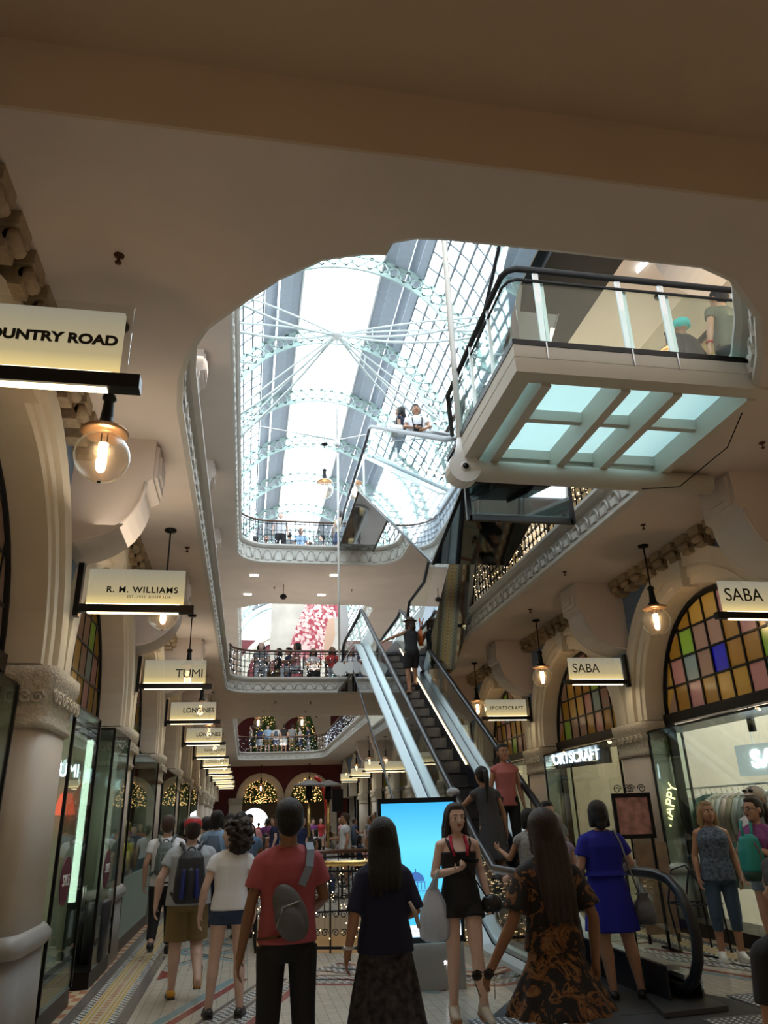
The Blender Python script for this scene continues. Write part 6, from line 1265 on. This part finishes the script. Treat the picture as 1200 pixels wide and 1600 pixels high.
def crowd(x, y, face, cn, where, z=0, H=None, k=None, skin=None, btm=None):
    k = rnd.randrange(5) if k is None else k
    seat = k == 5; o = protos[k]
    while (k, cn, where) in seen_: cn = rnd.choice(list(CC))
    seen_.add((k, cn, where))
    tm = cloth('crowd_'+cn.replace(' ', '_'), CC[cn]); bm_ = cloth('crowd_b_'+(btm or 'x'), CC[btm]) if btm else rnd.choice([NVY, BKF, KHK, GT]); sk = SKIN[skin or rnd.choice(['fair', 'tan', 'brown', 'pale'])]
    mats = {'shirt': tm, 'trousers': bm_, 'shorts': bm_, 'skirt': bm_, 'body': sk}
    if k in used: q = dup(o, (x, y, z), radians(face), None, None, mats)
    else:
        q = o; used.add(k); q.location = (x, y, z); q.rotation_euler = (0, 0, radians(face))
        for c in q.children:
            n_ = c.name.split('.')[0]
            if n_ in mats: c.material_slots[0].link = 'OBJECT'; c.material_slots[0].material = mats[n_]
    s_ = (H or rnd.uniform(1.5, 1.74))/1.7; q.scale = (s_*1.12, s_*1.12, s_)
    hair = ['short black hair', 'long brown hair', 'short brown hair', 'a ponytail', 'a black bob', 'black shoulder-length hair'][k]
    if seat:
        q.location.z -= .44*s_; c_ = dup(CH, (x, y, z), radians(face)); c_['label'] = 'dark cafe chair under the person in %s %s' % (cn, where)
    q['label'] = 'person in %s top with %s, %s' % (cn, hair, where); q['group'] = 'crowd '+('on the ground floor' if z < 1 else 'on an upper level'); return q
aisle = [(-.88, 12.6, 'black', 0, 4), (-.62, 13.6, 'white', 0, 0), (-.95, 15.2, 'black', 0, 1), (-.42, 12.7, 'pale blue', 0, 4), (-.25, 14.6, 'denim blue', 0, 4), (-.05, 13.5, 'white', 0, 3), (-.35, 16.5, 'white', 0, 2), (.02, 12.3, 'denim blue', 0, 2), (-.7, 17.5, 'grey', 0, 0), (-.1, 18.5, 'pale blue', 10, 1),
         (.12, 15.8, 'purple', 180, 1), (.10, 17.2, 'pink', 175, 0), (-.9, 20, 'white', 0, 3), (-.4, 21.5, 'navy', 180, 0), (.1, 22.5, 'beige', 190, 4), (-1.1, 23.5, 'black', 0, 2), (-.6, 25, 'white', 0, 0), (0, 26, 'red', 180, 1), (-.9, 28, 'grey', 0, 4), (-.2, 29.5, 'black', 180, 0), (-.6, 32, 'white', 0, 3), (.1, 34, 'pink', 180, 1), (-.9, 36, 'navy', 0, 0), (-.3, 39, 'black', 0, 2), (.3, 42, 'white', 180, 4), (.8, 46, 'black', 0, 0), (1.2, 47, 'red', 180, 3), (.2, 50, 'grey', 0, 1)]
for i, (x, y, c, f, k) in enumerate(aisle): crowd(x, y, f+rnd.uniform(-12, 12), c, ('heading away by the left shops' if f < 90 else 'facing us in the left aisle') if y < 20 else 'far down the left aisle', k=k)
for i, (x, y) in enumerate(CAFE):
    for sg in (-1, 1): crowd(x+sg*.62, y, sg*90, rnd.choice(['white', 'grey', 'black', 'navy', 'beige', 'pink', 'pale blue']), 'at the %s cafe table, %s seat' % (ORD[i], 'left' if sg < 0 else 'right'), k=5)
for i in range(7): crowd(.3+i*.55, 22.75+(i % 2)*.5, rnd.choice([90, 180, -90]), rnd.choice(['black', 'navy', 'white', 'grey']), 'seated on the first-floor bridge', F1-.02, k=5)
for i in range(26):
    x, y = rnd.uniform(.7, 5.2), 17+i*1.05; crowd(x, y, rnd.choice([0, 90, 180, 200, -90]), rnd.choice(list(CC)), 'among the cafe tables' if y < 30 else 'in the crowd at the hall end')
for i, (x, y) in enumerate(((4.9, 12.4), (5.2, 13.6), (4.7, 15.0), (5.1, 17), (4.6, 20), (4.2, 10.6))): crowd(x, y, rnd.choice([0, 180]), ['black', 'grey', 'black', 'white', 'navy', 'grey'][i], 'beyond the easel sign')
for i in range(4): crowd(.5+i*.8, 25.4+rnd.uniform(.1, 1.0), rnd.choice([90, 180, 0]), rnd.choice(['black', 'white', 'navy', 'pale blue', 'black']), 'on the first-floor bridge', F1)
for i in range(11): crowd(.0+i*.40, 22.9 if i in (2, 7) else 24.6+rnd.uniform(.1, 1.2), rnd.choice([90, 180, 0]), rnd.choice(['navy', 'denim blue', 'white', 'teal', 'grey']), 'on the topmost bridge', F2-.05)
for i in range(8): crowd(.2+i*.5, 47.4, rnd.choice([90, 180, 0]), rnd.choice(['navy', 'black', 'pale blue', 'grey']), 'at the far upper balustrade', F1-.02)
for c_ in list(CH.children): bpy.data.objects.remove(c_)
bpy.data.objects.remove(CH)

# pieces of a part go one level below it
SUBS = {'shoe_sole': ('shoe',), 'iris': ('eye',), 'lettering': ('panel', 'board', 'disc', 'base', 'caption_strip'), 'edge_trim': ('side_cladding',), 'bolt': ('end_lug',), 'zip': ('bag_body', 'pack_body'), 'side_pocket': ('pack_body',), 'front_pocket': ('pack_body',),
        'grab_handle': ('pack_body',), 'bulb_holder': ('bulb',), 'watch_face': ('strap',), 'cap_crown': ('cap',), 'skirt_light': ('skirt',), 'caption_icon': ('caption_strip',), 'dome_logo': ('screen',), 'collar': ('cap',), 'tassel': ('bag_body',), 'tree_lights': ('foliage',), 'lens': ('frame', 'housing')}
bn = lambda o: o.name.split('.')[0]
for t in [o for o in COL.objects if o.parent is None and o.type == 'EMPTY']:
    ch = list(t.children); cnt = {}
    for c in ch:
        for pn in SUBS.get(bn(c), ()):
            ps = [p for p in ch if bn(p) == pn and p is not c and p.location.length < 1e-6]
            if ps: k = cnt.get((bn(c), pn), 0); cnt[(bn(c), pn)] = k+1; c.parent = ps[k % len(ps)]; break
